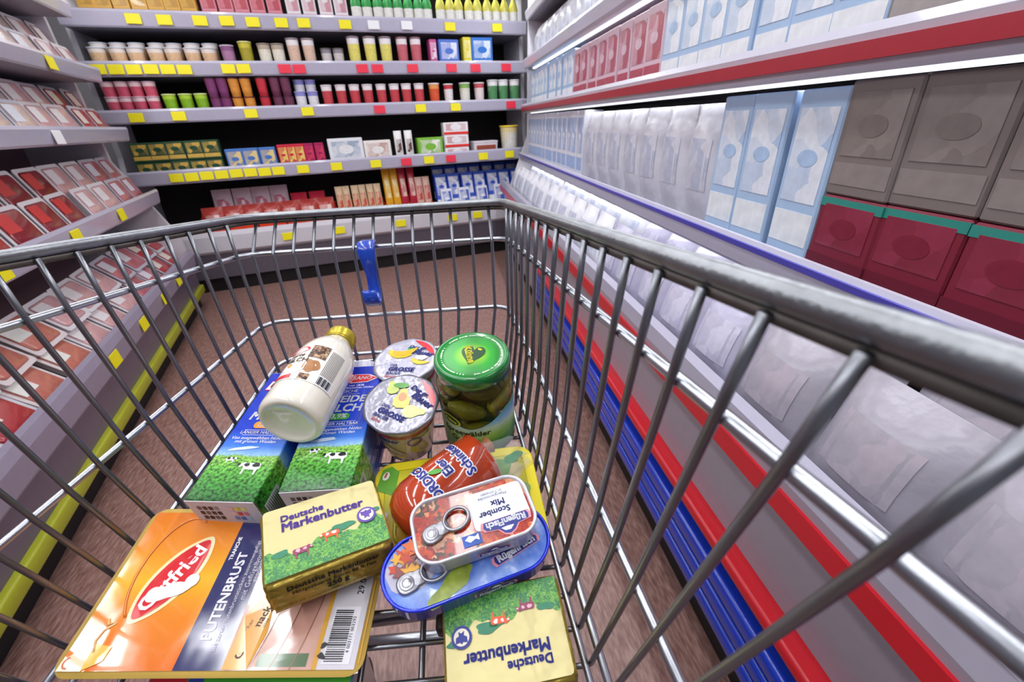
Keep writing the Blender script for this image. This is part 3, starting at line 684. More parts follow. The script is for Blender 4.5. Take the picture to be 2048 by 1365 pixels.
# rear flap (behind the camera) and handle
rp = lambda s, f: rail(0, 1, REAR)*1.0
top_l, top_r = rail(0, -1, REAR), rail(0, 1, REAR); bl, br_ = rail(3, -1, REAR), rail(3, 1, REAR)
rear = cpart('rear_flap', tube('rear_flap', [top_l, bl, br_, top_r], .0034, 8), M_rail)
for k in range(12):
    f = (k+1)/13
    cpart('rear_wire', tube('rear_wire', [top_l.lerp(top_r, f), bl.lerp(br_, f)], BR, 6), M_wire)
hl = top_l + Vector((0, -.12, .06)); hr = top_r + Vector((0, -.12, .06))
cpart('handle_bracket', tube('handle_bracket', [top_l, hl], .008, 8), M_rail); cpart('handle_bracket', tube('handle_bracket', [top_r, hr], .008, 8), M_rail)
cpart('push_handle', tube('push_handle', [hl, hr], .014, 12), mat('#1c3fa8', .4, vary=.05))
# chassis, in shop coordinates
def gpart(name, me, m, parent=None):
    if parent is None: xf(me, cart.matrix_world.inverted())
    return link(name, me, m, parent or cart)
fl = CART @ (rail(3, -1, -.12) + Vector((.05, 0, -.02))); fr = CART @ (rail(3, 1, -.12) + Vector((-.05, 0, -.02)))
rl_ = CART @ (rail(3, -1, REAR) + Vector((0, -.02, 0))); rr_ = CART @ (rail(3, 1, REAR) + Vector((0, -.02, 0)))
for f_, r_ in ((fl, rl_), (fr, rr_)):
    pts = fillet([f_, Vector((f_.x, f_.y-.04, .20)), Vector((r_.x, r_.y, .22)), r_], .06, 6)
    gpart('chassis_tube', tube('chassis_tube', pts, .011, 10), M_rail)
    for q in (Vector((f_.x, f_.y-.06, 0)), Vector((r_.x, r_.y+.03, 0))):
        fk = gpart('caster_fork', join('caster_fork', [boxmesh('a', q.x-.018, q.x-.014, q.y-.03, q.y+.03, .05, .19), boxmesh('a', q.x+.014, q.x+.018, q.y-.03, q.y+.03, .05, .19), boxmesh('a', q.x-.018, q.x+.018, q.y-.03, q.y+.03, .175, .20)]), M_rail)
        wh = lathe('caster_wheel', [(.050, -.012), (.0625, -.009), (.0625, .009), (.050, .012)], 24)
        xf(wh, Matrix.Translation(q + Vector((0, 0, .0635))) @ Matrix.Rotation(PI/2, 4, 'Y')); gpart('caster_wheel', wh, mat('#2a2a2c', .6))
gpart('chassis_crossbar', tube('chassis_crossbar', [Vector((fl.x, fl.y-.05, .22)), Vector((fr.x, fr.y-.05, .22))], .010, 10), M_rail)
# dark bracket with bolts under the basket floor
M_brk = mat('#3a332f', .5, .3, vary=.5, scale=60)
bk = cpart('floor_bracket', join('floor_bracket', [boxmesh('a', .083, .128, -.47, -.415, ZF-.050, ZF-.030, .004, 2), boxmesh('a', .098, .118, -.55, -.43, ZF-.10, ZF-.035, .005, 2)]), M_brk)
cpart('bracket_bolt', join('bracket_bolt', [lathe('a', [(.006, ZF-.030), (.006, ZF-.026), (.004, ZF-.024)], 10)]).copy() if False else xf(lathe('bracket_bolt', [(.006, ZF-.030), (.006, ZF-.025), (.004, ZF-.023)], 10), Matrix.Translation((.105, -.44, 0))), M_rail)
cpart('bracket_rod', tube('bracket_rod', [(.02, -.455, ZF-.035), (.11, -.452, ZF-.035), (.2, -.45, ZF-.035)], .005, 8), M_rail)
# blue bag hook clipped to the front rails
hx = -.012
h1 = rail(1, 1, 0); h2 = rail(2, 1, 0)
def hook():
    y0, z0 = h1.y, h1.z
    pts = [(y0+.004, z0+.006), (y0-.010, z0+.010), (y0-.019, z0+.002), (y0-.020, z0-.018), (y0-.021, z0-.034), (y0-.024, z0-.052), (y0-.033, z0-.066), (y0-.045, z0-.068), (y0-.053, z0-.058), (y0-.053, z0-.042)]
    wd = [.011, .0125, .0125, .010, .008, .0085, .010, .011, .011, .0095]
    P3 = []
    N = len(pts); rings = []
    for i in range(N):
        a = Vector(pts[max(i-1, 0)]); b = Vector(pts[min(i+1, N-1)]); t = (b-a).normalized(); n = Vector((-t.y, t.x)); th = .0035
        c = Vector(pts[i]); w_ = wd[i]
        loop = []
        for x, q in rrect(2*w_, 2*th, .003, 2): loop.append((hx + x, c.x + n.x*q, c.y + n.y*q))
        rings.append(loop)
    return loft('bag_hook', rings)
cpart('bag_hook', hook(), mat('#0f3fae', .25, vary=.05, coat=.6), label='glossy blue plastic bag hook on the front rail')

# ------------------------------------------------------------------ groceries
def pose(x, y, h, rx=0, ry=0, rz=0):
    return CART @ Matrix.Translation((x, y, ZF + h)) @ Euler((math.radians(rx), math.radians(ry), math.radians(rz)), 'XYZ').to_matrix().to_4x4()
K_white = mat('#ecebf2', .4, vary=.03); K_navy = mat('#232a86', .4, vary=.04); K_black = mat('#17151a', .4, vary=.05); K_red = mat('#d3202c', .3, vary=.06, coat=.3)
K_violet = mat('#5c3f9c', .4, vary=.06); K_gtext = mat('#2a2016', .45, vary=.1)

# milk cartons
def milk(label, pos, fat, pill, seed):
    t = thing('milk_carton', label, 'milk carton', pos, 'blue milk cartons')
    W, L, H = .035, .180, .070
    top = [(0, '#1f5a22'), (.10, '#3a8430'), (.20, '#5ca43e'), (.285, '#86b850'), (.30, '#8fbcea'), (.36, '#3a78da'), (.48, '#0c38bc'), (1, '#0a2cae')]
    m_ = ramp_mat(top, 1, 0, L, rough=.22, coat=.5, wob=.006, wscale=60, noise_mix=.75, nscale=330)
    v = [(-W,0,0),(W,0,0),(W,L,0),(-W,L,0),(-W,0,H),(W,0,H),(W,L,H),(-W,L,H),(-W,L+.034,.012),(W,L+.034,.012)]
    bm = bmesh.new(); bv = [bm.verts.new(p) for p in v]
    for f in ((0,3,2,1),(4,5,6,7),(1,2,6,5),(3,0,4,7),(0,1,5,4),(7,6,9,8),(6,2,9),(3,7,8),(2,3,8,9)): bm.faces.new([bv[i] for i in f])
    bmesh.ops.bevel(bm, geom=bm.edges[:], offset=.0016, segments=2, affect='EDGES', profile=.5)
    link('carton', from_bm(bm, 'carton'), m_, t)
    link('carton_bottom', boxmesh('carton_bottom', -W+.0008, W-.0008, -.0006, .001, .001, H-.001), mat('#cfcad4', .5, vary=.04), t)
    # screw cap on the sloping top
    capM = Matrix.Translation((.0, L+.013, .044)) @ Matrix.Rotation(math.radians(-62), 4, 'X')
    n = 40; rings = []
    for r, z in ((.0165, 0), (.0168, .002), (.0168, .013), (.0155, .0145)):
        rings.append([((r + (.0005 if k % 2 else 0))*math.cos(2*PI*k/n), (r + (.0005 if k % 2 else 0))*math.sin(2*PI*k/n), z) for k in range(n)])
    link('screw_cap', xf(loft('screw_cap', rings, smooth=False), capM), mat('#e9e6ef', .4, vary=.02), t)
    F = flat(H)
    z = .0005
    decal(t, 'logo_flag', poly([(-.001, .148), (.020, .149), (.033, .1565), (.020, .163), (.002, .164)]), K_white, F, z)
    decal(t, 'logo_flag', poly([(0, .149), (.0195, .150), (.030, .1562), (.0195, .162), (.0028, .163)]), K_red, F, z+.0003)
    decal(t, 'logo_field', poly([(-.029, .148), (-.001, .148), (.002, .164), (-.026, .164)]), K_red, F, z)
    decal(t, 'logo_field', poly([(-.0278, .149), (-.002, .149), (.0006, .163), (-.0252, .163)]), K_white, F, z+.0003)
    decal(t, 'lettering', tr(text2d('HAN', .011, .0002, .15), -.013, .156), K_red, F, z+.0006)
    decal(t, 'lettering', tr(text2d('SANO', .0085, .0002, .15), .0125, .1562), K_white, F, z+.0006)
    decal(t, 'lettering', tr(text2d('von 1878\nnorddeutschen Höfen', .0048), .008, .142), K_white, F, z)
    decal(t, 'lettering', tr(text2d('FRISCHE', .0065, .0001), 0, .134), K_white, F, z)
    decal(t, 'print_line', rect(.030, .0004, 0, .1295), K_white, F, z)
    decal(t, 'lettering', merge(tr(fit_w(text2d('WEIDE', .016, .0006, .12), .046), .001, .121), tr(fit_w(text2d('MILCH', .016, .0006, .12), .047), -.001, .1065)), K_white, F, z)
    decal(t, 'fat_pill', tr(poly(rrect(.025, .010, .0049)), -.001, .094), mat(pill, .3, vary=.05), F, z)
    decal(t, 'lettering', tr(text2d(fat, .0095, .0003, .1), -.001, .0942), K_white, F, z+.0003)
    decal(t, 'print_line', merge(rect(.040, .0004, 0, .0865), rect(.040, .0004, 0, .0795)), K_white, F, z)
    decal(t, 'lettering', tr(text2d('LÄNGER HALTBAR', .0056, .00015, .1), 0, .083), K_white, F, z)
    decal(t, 'lettering', tr(text2d('Von ausgewählten Höfen\nmit grünen Weiden', .0058, 0, .2), 0, .073), K_white, F, z)
    decal(t, 'printed_cloud', tr(blob(.014, .0022, seed=seed), -.008, .0615, 8), mat('#cfe0f4', .3, vary=.1), F, z)
    for cx, cy, w_, s_, fl_ in ((.012, .036, .020, 3, -1), (-.014, .046, .010, 9, 1)):
        body, patch = cow(s_, w_)
        decal(t, 'printed_cow', tr(body, cx, cy, 0, 1, fl_), K_white, F, z)
        decal(t, 'printed_cow_patches', tr(patch, cx, cy, 0, 1.25, fl_), K_black, F, z+.0003)
    fb = front(-.0006)
    sq = ['#5c5660', '#2a262c', '#1a181c', '#8d8790', '#3a363c', '#141216', '#e9b9c4', '#e6d23a', '#e9dc7a', '#efc6cc', '#c8203e', '#d87a8c', '#6a86c8', '#3a6ac0', '#b9cfe6']
    for k in range(12):
        c, r = k % 4, k // 4
        decal(t, 'colour_patch', rect(.0042, .0058, -.024 + c*.0058 + (r % 2)*.0, .058 - r*.0082), mat(sq[(k + r) % 6], .5), fb, .0003)
    for k in range(9):
        c, r = k % 3, k // 3
        decal(t, 'colour_patch', rect(.0046, .0058, .008 + c*.0062, .058 - r*.0082), mat(sq[6 + k], .5), fb, .0003)
    # small print on the side panel
    side = lambda u, v, o: (W + o, u, v)
    decal(t, 'side_print', merge(*[rect(.06 + .02*((k*7) % 3), .0016, .10 + .004*((k*5) % 3), .010 + .005*k) for k in range(11)]), mat('#3f62c8', .4), side, .0003)
    decal(t, 'side_print', rect(.026, .040, .020, .032), mat('#b9c2c8', .4), side, .0003)
    decal(t, 'barcode', merge(*[rect(.0007 + .0006*((k*3) % 3), .034, .0095 + k*.0024, .032) for k in range(9)]), K_black, side, .0006)
milk('blue milk carton with orange fat label lying against left side of cart', pose(-.1141, -.3778, .003, 0, 0, -7.0), '1,8%', '#f0952a', 3)
milk('blue milk carton with green fat label lying beside the yoghurt cups', pose(-.0245, -.3745, .003, 0, 0, -1.5), '3,9%', '#3f9a3a', 5)

# milk drink bottle lying on the cartons (local: axis +y, base at y=0)
def bottle():
    t = thing('milk_bottle', 'white glass bottle of coffee milk lying on the blue milk cartons', 'bottle', pose(-.0540, -.3180, .1085, -2, 0, -7.0))
    r = .0335
    prof = [(.006, .004), (.022, .0045), (.0255, .0015), (.0275, 0), (.0305, .001), (.033, .0045), (r, .010), (r, .088), (.0325, .097), (.029, .109), (.0235, .120), (.0185, .128), (.0165, .132), (.0165, .138)]
    R_ = Matrix.Rotation(-PI/2, 4, 'X')
    link('glass_body', xf(lathe('glass_body', prof, 40), R_), mat('#e2dccf', .12, vary=.04, coat=.8), t)
    link('gold_cap', xf(lathe('gold_cap', [(.0172, .135), (.0185, .136), (.0188, .147), (.0178, .150), (.016, .151)], 32), R_), mat('#c0a838', .3, .6, vary=.1), t)
    link('cap_seal_ring', xf(lathe('cap_seal_ring', [(.0178, .1315), (.0186, .132), (.0186, .1345), (.0178, .135)], 32), R_), mat('#b09a30', .3, .6, vary=.1), t)
    C = cyl_y(r)
    o = -.002
    g = grid(-.046, .046, .030, .088, 26, 3); decal(t, 'label_wrap', g, mat('#e4ded6', .3, vary=.05, coat=.3), C, .0004)
    decal(t, 'red_logo', tr(ell(.0125, .0055), -.014, .080, 4), K_red, C, .0008)
    decal(t, 'lettering', tr(text2d('Landliebe', .0052, .0001, .1), -.014, .080, 4), K_white, C, .0012)
    M_bean = patch_mat(['#2a140c', '#4a2816', '#6b3f22', '#c9a37c', '#3a1c10'], 220, .4)
    for gx0, gx1, gy0, gy1 in ((.001, .020, .066, .087), (.004, .014, .0315, .040)):
        decal(t, 'printed_coffee_beans', grid(gx0, gx1, gy0, gy1, 6, 2), M_bean, C, .0007)
    decal(t, 'printed_coffee', tr(blob(.008, .011, seed=4), .010, .053), mat('#a5744a', .3, vary=.4, scale=120), C, .0007)
    decal(t, 'printed_milk_swirl', tr(blob(.013, .009, seed=6), -.006, .049), mat('#f5f1ec', .3, vary=.05), C, .0008)
    decal(t, 'lettering', merge(tr(text2d('zarte', .0085, .0002, .2), -.012, .070), tr(text2d('MILCH', .0095, .0003), -.010, .061)), mat('#5a4632', .4), C, .0009)
    decal(t, 'orange_dot', tr(ell(.003, .003), -.013, .0525), mat('#e8a03a', .3), C, .0009)
    decal(t, 'red_strip', grid(-.024, -.004, .032, .0375, 5, 1), K_red, C, .0008)
    decal(t, 'small_print', merge(*[rect(.0007, .040, .023 + .0016*k, .064) for k in range(10)]), mat('#6f6a68', .4), C, .0008)
    decal(t, 'barcode_field', grid(.022, .040, .030, .044, 6, 1), K_white, C, .0008)
    decal(t, 'barcode', merge(*[rect(.0006 + .0005*((k*5) % 3), .011, .0235 + .0016*k, .037) for k in range(10)]), K_black, C, .0011)
bottle()

# yoghurt cups
def yoghurt(label, pos, fruit, rz):
    t = thing('yoghurt_cup', label, 'yoghurt cup', pos, 'yoghurt cups in the cart')
    R0, R1, H = .0275, .0370, .078
    Rf = lambda z: R0 + (R1 - R0)*min(1, max(0, z)/H)
    link('cup', lathe('cup', [(R0-.002, 0), (R0, .002), (R1, H-.004), (R1+.002, H-.0035), (R1+.0025, H-.001), (R1+.002, H)], 44), mat('#dcd4cc', .3, vary=.05, coat=.4), t)
    # foil lid with a crimped edge and a gently wrinkled face
    n = 56; rings = []
    rr = random.Random(3 if fruit == 'pear' else 5)
    for q, (r, z) in enumerate(((R1+.0035, H-.003), (R1+.0045, H+.0002), (R1+.0015, H+.0012), (R1-.004, H+.0006), (R1-.012, H+.0009), (R1-.022, H+.0005), (.004, H+.0008))):
        rings.append([((r + (.0007*math.sin(9*2*PI*k/n + q) if q < 2 else 0))*math.cos(2*PI*k/n), (r + (.0007*math.sin(9*2*PI*k/n + q) if q < 2 else 0))*math.sin(2*PI*k/n), z + (rr.uniform(-.0003, .0003) if 2 < q < 6 else 0)) for k in range(n)])
    link('foil_lid', loft('foil_lid', rings, False, True), mat('#92919c' if fruit == 'pear' else '#b4b2c0', .28, .7 if fruit == 'pear' else .35, vary=.05, bump=.35, bscale=70), t)
    F = lambda u, v, o: (lambda c, s: (u*c - v*s, u*s + v*c, H + .0013 + o))(math.cos(math.radians(rz)), math.sin(math.radians(rz)))
    # red field along the upper right edge
    a0, a1 = math.radians(12), math.radians(88); n = 14
    rim_ = [(.0375*math.cos(a0 + (a1-a0)*k/n), .0375*math.sin(a0 + (a1-a0)*k/n)) for k in range(n+1)]
    decal(t, 'red_field', poly(rim_), K_red, F, .0002)
    decal(t, 'lettering', merge(tr(text2d('Der gr.', .0085, .0004, .2), .010, .0225, -8), tr(text2d('Bauer', .0125, .0005, .2), .0195, .0130, -12)), K_navy, F, .0006)
    decal(t, 'lettering', merge(tr(text2d('DER', .0052, .0002, .15), -.012, -.0115), tr(fit_w(text2d('GROSSE', .01, .0006, .15), .034), .0, -.0185), tr(text2d('BAUER', .0062, .0002, .15), -.008, -.0255)), K_navy, F, .0005)
    decal(t, 'lettering', tr(text2d('Birne' if fruit == 'pear' else 'Banane', .0052, .0001, .2), -.010, -.0310), K_red, F, .0005)
    if fruit == 'pear':
        pear = [(0, .017), (.004, .015), (.005, .009), (.0095, .001), (.009, -.007), (.004, -.011), (-.004, -.011), (-.009, -.007), (-.0095, .001), (-.005, .009), (-.004, .015)]
        decal(t, 'printed_pear', tr(poly(pear), -.001, .003, 25), mat('#dfc46a', .3, vary=.25, scale=120), F, .0004)
        decal(t, 'printed_pear_blush', tr(ell(.0045, .006), -.003, .007, 25), mat('#e8906a', .3, vary=.2, scale=120), F, .0007)
        decal(t, 'printed_pear_half', tr(poly(pear), .018, -.005, -65, .9), mat('#d6d98c', .3, vary=.2, scale=120), F, .0004)
        decal(t, 'printed_leaf', tr(ell(.009, .004), -.014, .020, 25), mat('#5d9648', .3, vary=.3, scale=120), F, .0004)
        decal(t, 'printed_pear_half', tr(poly(pear), -.020, .012, 40, .7), mat('#b9c46a', .3, vary=.2, scale=120), F, .0003)
    else:
        ban = [(-.016, .004), (-.012, -.003), (-.003, -.008), (.008, -.008), (.016, -.004), (.0155, -.001), (.007, -.001), (-.002, .001), (-.009, .005), (-.014, .009)]
        for dx, dy, r_, c in ((-.011, .010, 8, '#e0b81e'), (-.008, .013, 20, '#edca34'), (-.005, .015, 34, '#d8a81a')):
            decal(t, 'printed_banana', tr(poly(ban), dx, dy, r_), mat(c, .3, vary=.2, scale=120), F, .0003 + .0003*(r_ > 10) + .0003*(r_ > 25))
        decal(t, 'printed_banana_half', tr(poly(ban), .020, -.002, 5, .75), mat('#e6bf3a', .3, vary=.2, scale=120), F, .0004)
        decal(t, 'printed_milk_splash', tr(blob(.007, .005, seed=8), .020, .004), mat('#f3ead8', .3), F, .0007)
        decal(t, 'printed_leaf', tr(ell(.008, .0035), .004, .020, -12), mat('#3f9a58', .3, vary=.3, scale=120), F, .0004)
    C = cyl_z(lambda v: Rf(v) + .0002)
    decal(t, 'red_band', grid(-.040, .060, .058, .064, 26, 1), mat('#a5303a', .3, vary=.1), C, .0004)
    decal(t, 'side_fruit', tr(blob(.015, .010, seed=11), -.014, .022), mat('#c2a83c', .3, vary=.3, scale=80), C, .0004)
    decal(t, 'side_fruit', tr(blob(.010, .013, seed=12), .018, .030), mat('#b5ad4c', .3, vary=.3, scale=80), C, .0004)
    decal(t, 'side_leaf', tr(blob(.011, .006, seed=14), .024, .056), mat('#5d8f3a', .3, vary=.3, scale=80), C, .0007)
    decal(t, 'side_seal', tr(ringd(.0085, .0085, .0022), .014, .047), K_violet, C, .0008)
    decal(t, 'lettering', tr(text2d('Bauer', .011, .0005, .2), -.016, .052), K_navy, C, .0006)
    decal(t, 'lettering', tr(text2d('JOGHURT', .008, .0003, .1), -.010, .006), mat('#3a4a2a', .4), C, .0006)
yoghurt('yoghurt cup with pear pictured on its shiny lid, in front of the pickle jar', pose(.0470, -.2750, .0125, 6, 3, 0), 'pear', -30)
yoghurt('yoghurt cup with bananas pictured on its white lid, behind the pear yoghurt', pose(.0480, -.1935, .001, 2, -3, 0), 'banana', -12)

# pickle jar
def jar():
    t = thing('pickle_jar', 'glass jar of gherkins with green lid standing in the front right corner', 'jar', pose(.1330, -.2570, .003, 0, 0, -6))
    R1, H = .0435, .128
    g = mat('#c9d2b0', .03, vary=0, trans=1.0, ior=1.18, spec=.6, coat=.3)
    link('glass', lathe('glass', [(.034, 0), (.040, .002), (R1, .008), (R1, .095), (.0425, .104), (.0395, .112), (.0385, .118), (.0385, .126)], 48), g, t)
    M_p = [mat('#857a26', .35, vary=.35, scale=70, bump=.5, bscale=160), mat('#6e641c', .35, vary=.35, scale=70, bump=.5, bscale=160), mat('#9a8834', .35, vary=.35, scale=70, bump=.5, bscale=160)]
    rr = random.Random(4)
    for k in range(17):
        a = 2*PI*k/17*2.0 + rr.uniform(-.2, .2); lev = k // 6
        if k < 12: c = Vector((.0265*math.cos(a), .0265*math.sin(a), .072 + .024*(k % 2) + rr.uniform(-.003, .003)))
        else: c = Vector((.026*math.cos(a), .026*math.sin(a), .034 + rr.uniform(-.004, .004)))
        bm = bmesh.new(); bmesh.ops.create_uvsphere(bm, u_segments=14, v_segments=9, radius=1)
        me = from_bm(bm, 'gherkin', True)
        rot = Matrix.Rotation(a + PI/2 + rr.uniform(-.3, .3), 4, 'Z') @ Matrix.Rotation(PI/2 + rr.uniform(-.5, .5), 4, 'Y')
        xf(me, Matrix.Translation(c) @ rot @ Matrix.Diagonal((.0115, .0115, .0195 + rr.uniform(0, .003), 1)))
        link('gherkin', me, M_p[k % 3], t)
    link('brine_core', lathe('brine_core', [(.017, .006), (.019, .010), (.019, .098), (.016, .104)], 20), mat('#4a4514', .4, vary=.3, scale=60), t)
    C = cyl_z(lambda v: R1)
    # label: green band whose upper edge dips in the middle
    n = 40; v = []; f = []
    for k in range(n+1):
        u = -.085 + .17*k/n
        topz = .053 + .020*(min(1, abs(u + .004)/.045))**1.6
        v += [(u, .004), (u, topz*.6), (u, topz)]
    for k in range(n):
        for q in range(2): f.append((3*k+q, 3*k+3+q, 3*k+4+q, 3*k+1+q))
    lab = ramp_mat([(0, '#1f4a1c'), (.3, '#3a8a2c'), (.5, '#8fba5c'), (.66, '#b9d2c0'), (.8, '#6fb0e4'), (1, '#3f8f30')], 2, .004, .074, rough=.35, wob=.012, wscale=40)
    decal(t, 'paper_label', (v, f), lab, C, .0006)
    decal(t, 'label_emblem', tr(ell(.013, .0075), -.027, .062, -14), mat('#b8c23a', .35), C, .0009)
    decal(t, 'label_emblem', tr(ell(.0105, .0055), -.027, .062, -14), mat('#143c14', .35), C, .0012)
    decal(t, 'lettering', tr(text2d('Kühne', .0062, .0002), -.027, .062, -14), mat('#d8d23a', .4), C, .0015)
    decal(t, 'lettering', merge(tr(text2d('Spreewälder', .0115, .0003), -.010, .0455), tr(text2d('Gurken', .0115, .0003), -.012, .0335)), mat('#16240e', .4), C, .001)
    # lid
    n = 60; rings = []
    for r, z in ((.0418, .112), (.0425, .1125), (.0425, .1245), (.0412, .1275), (.0395, .1285), (.0375, .1282), (.0355, .1276), (.030, .1274), (.003, .1274)):
        rings.append([(r*math.cos(2*PI*k/n), r*math.sin(2*PI*k/n), z) for k in range(n)])
    lm = bpy.data.materials.new('lid_paint'); lm.use_nodes = True; nt = lm.node_tree; b = nt.nodes['Principled BSDF']
    b.inputs['Roughness'].default_value = .25; b.inputs['Coat Weight'].default_value = .6
    tc = nt.nodes.new('ShaderNodeTexCoord'); sp = nt.nodes.new('ShaderNodeVectorMath'); sp.operation = 'MULTIPLY'; sp.inputs[1].default_value = (1, 1, 0)
    ln = nt.nodes.new('ShaderNodeVectorMath'); ln.operation = 'LENGTH'; nt.links.new(tc.outputs['Object'], sp.inputs[0]); nt.links.new(sp.outputs[0], ln.inputs[0])
    mr = nt.nodes.new('ShaderNodeMapRange'); mr.inputs[2].default_value = .042; nt.links.new(ln.outputs['Value'], mr.inputs[0])
    cr = nt.nodes.new('ShaderNodeValToRGB'); e = cr.color_ramp.elements
    e[0].position = .15; e[0].color = rgb('#a5d61a'); e[1].position = 1; e[1].color = rgb('#0a6e2c'); x = e.new(.5); x.color = rgb('#17a51e'); x = e.new(.78); x.color = rgb('#0f8a2a')
    nt.links.new(mr.outputs[0], cr.inputs[0]); nt.links.new(cr.outputs[0], b.inputs['Base Color'])
    lid = link('green_lid', loft('green_lid', rings, False, True), lm, t)
    F = flat(.1276)
    heart = []
    for k in range(40):
        q = 2*PI*k/40; heart.append((16*math.sin(q)**3*.00075, (13*math.cos(q) - 5*math.cos(2*q) - 2*math.cos(3*q) - math.cos(4*q))*.0008))
    decal(lid, 'lid_emblem', tr(poly(heart), .001, .001, -10, 1.0, 1.12, 1.38), mat('#0c4a22', .3), F, .0003)
    decal(lid, 'lid_lettering', tr(fit_w(text2d('Kühne', .0088, .0005), .029), -.0025, .000, -73), mat('#e6e030', .35), F, .0006)
    decal(lid, 'lid_crown', tr(poly([(-.002, -.0015), (.002, -.0015), (.0028, .002), (.001, .0005), (0, .0025), (-.001, .0005), (-.0028, .002)]), 0.0085, .0085, -30), mat('#e6e030', .35), F, .0006)
    marks = []
    rr = random.Random(9)
    for k in range(120):
        a = 2*PI*k/120
        if 8 < k % 40 < 14: continue
        if rr.random() < .18: continue
        marks.append(tr(rect(.0009 + rr.random()*.0008, .0013 + rr.random()*.0009), .0335*math.cos(a), .0335*math.sin(a), math.degrees(a) + 90))
    decal(lid, 'lid_ring_print', merge(*marks), mat('#d8ecd0', .4), F, .0006)
jar()

# yellow tray of sliced sausage salad under the red sausage
def tray():
    t = thing('yellow_tray_pack', 'yellow tray pack with green corner print lying under the red sausage', 'food pack', pose(.1085, -.3725, .0035, 1.0, 1.0, 5))
    W, H, D = .176, .126, .022
    o = lambda i: rrect(W-2*i, H-2*i, max(.004, .018-i), 6)
    link('tray', prism_prof('tray', o, [(.014, 0), (.011, .002), (.007, D-.002), (0, D-.0015), (0, D)]), mat('#dccb22', .3, vary=.06, coat=.4), t)
    n = len(o(0)); v = [(x, y, D+.0003) for x, y in o(.001)] + [(x, y, D+.0003) for x, y in o(.011)]
    link('film_border', newmesh('film_border', v, [(k, (k+1) % n, (k+1) % n + n, k+n) for k in range(n)]), mat('#e0cf2a', .2, vary=.05, coat=.5), t)
    link('film_print', newmesh('film_print', [(x, y, D+.0004) for x, y in rrect(W-.024, H-.024, .010, 4)], [tuple(range(20))]), ramp_mat([(0, '#d9681e'), (.3, '#dcae28'), (.55, '#b9b42c'), (.8, '#c9c03a'), (1, '#b4b028')], 1, -.06, .06, rough=.2, coat=.5, wob=.02, wscale=30), t)
    F = flat(D)
    decal(t, 'green_corner_print', poly([(-.086, .030), (-.066, .020), (-.062, .050), (-.070, .058), (-.080, .055)]), mat('#5f9c32', .25, vary=.25, scale=60), F, .0008)
    decal(t, 'corner_badge', tr(ell(.0036, .0055), -.076, .046, -20), mat('#d9dcd2', .3), F, .0012)
    decal(t, 'corner_badge_dot', tr(rect(.0062, .0022), -.0762, .0470, 70), mat('#b8503a', .3), F, .0015)
    link('ridge', tube('ridge', [(x, y, D+.001) for x, y in tr((rrect(.06, .07, .012, 5), []), -.034, .0)[0]], .0022, 6, True), mat('#c2b826', .25, vary=.05, coat=.5), t)
    for k, (x, y, c) in enumerate(((.058, .030, '#c4b88a'), (.050, .016, '#b8a878'), (.062, .004, '#7f9c5a'), (.046, .034, '#6f9a5c'))):
        decal(t, 'printed_slice', tr(blob(.016, .013, seed=20+k, amp=.12), x, y), mat(c, .25, vary=.25, scale=60), F, .0008 + .0003*k)
    decal(t, 'printed_herb', tr(blob(.012, .006, seed=31), .066, .047, 20), mat('#3f8a58', .25, vary=.3, scale=80), F, .0018)
    decal(t, 'red_corner_print', poly([(.074, -.060), (.086, -.046), (.086, -.058), (.080, -.0615)]), K_red, F, .0008)
tray()

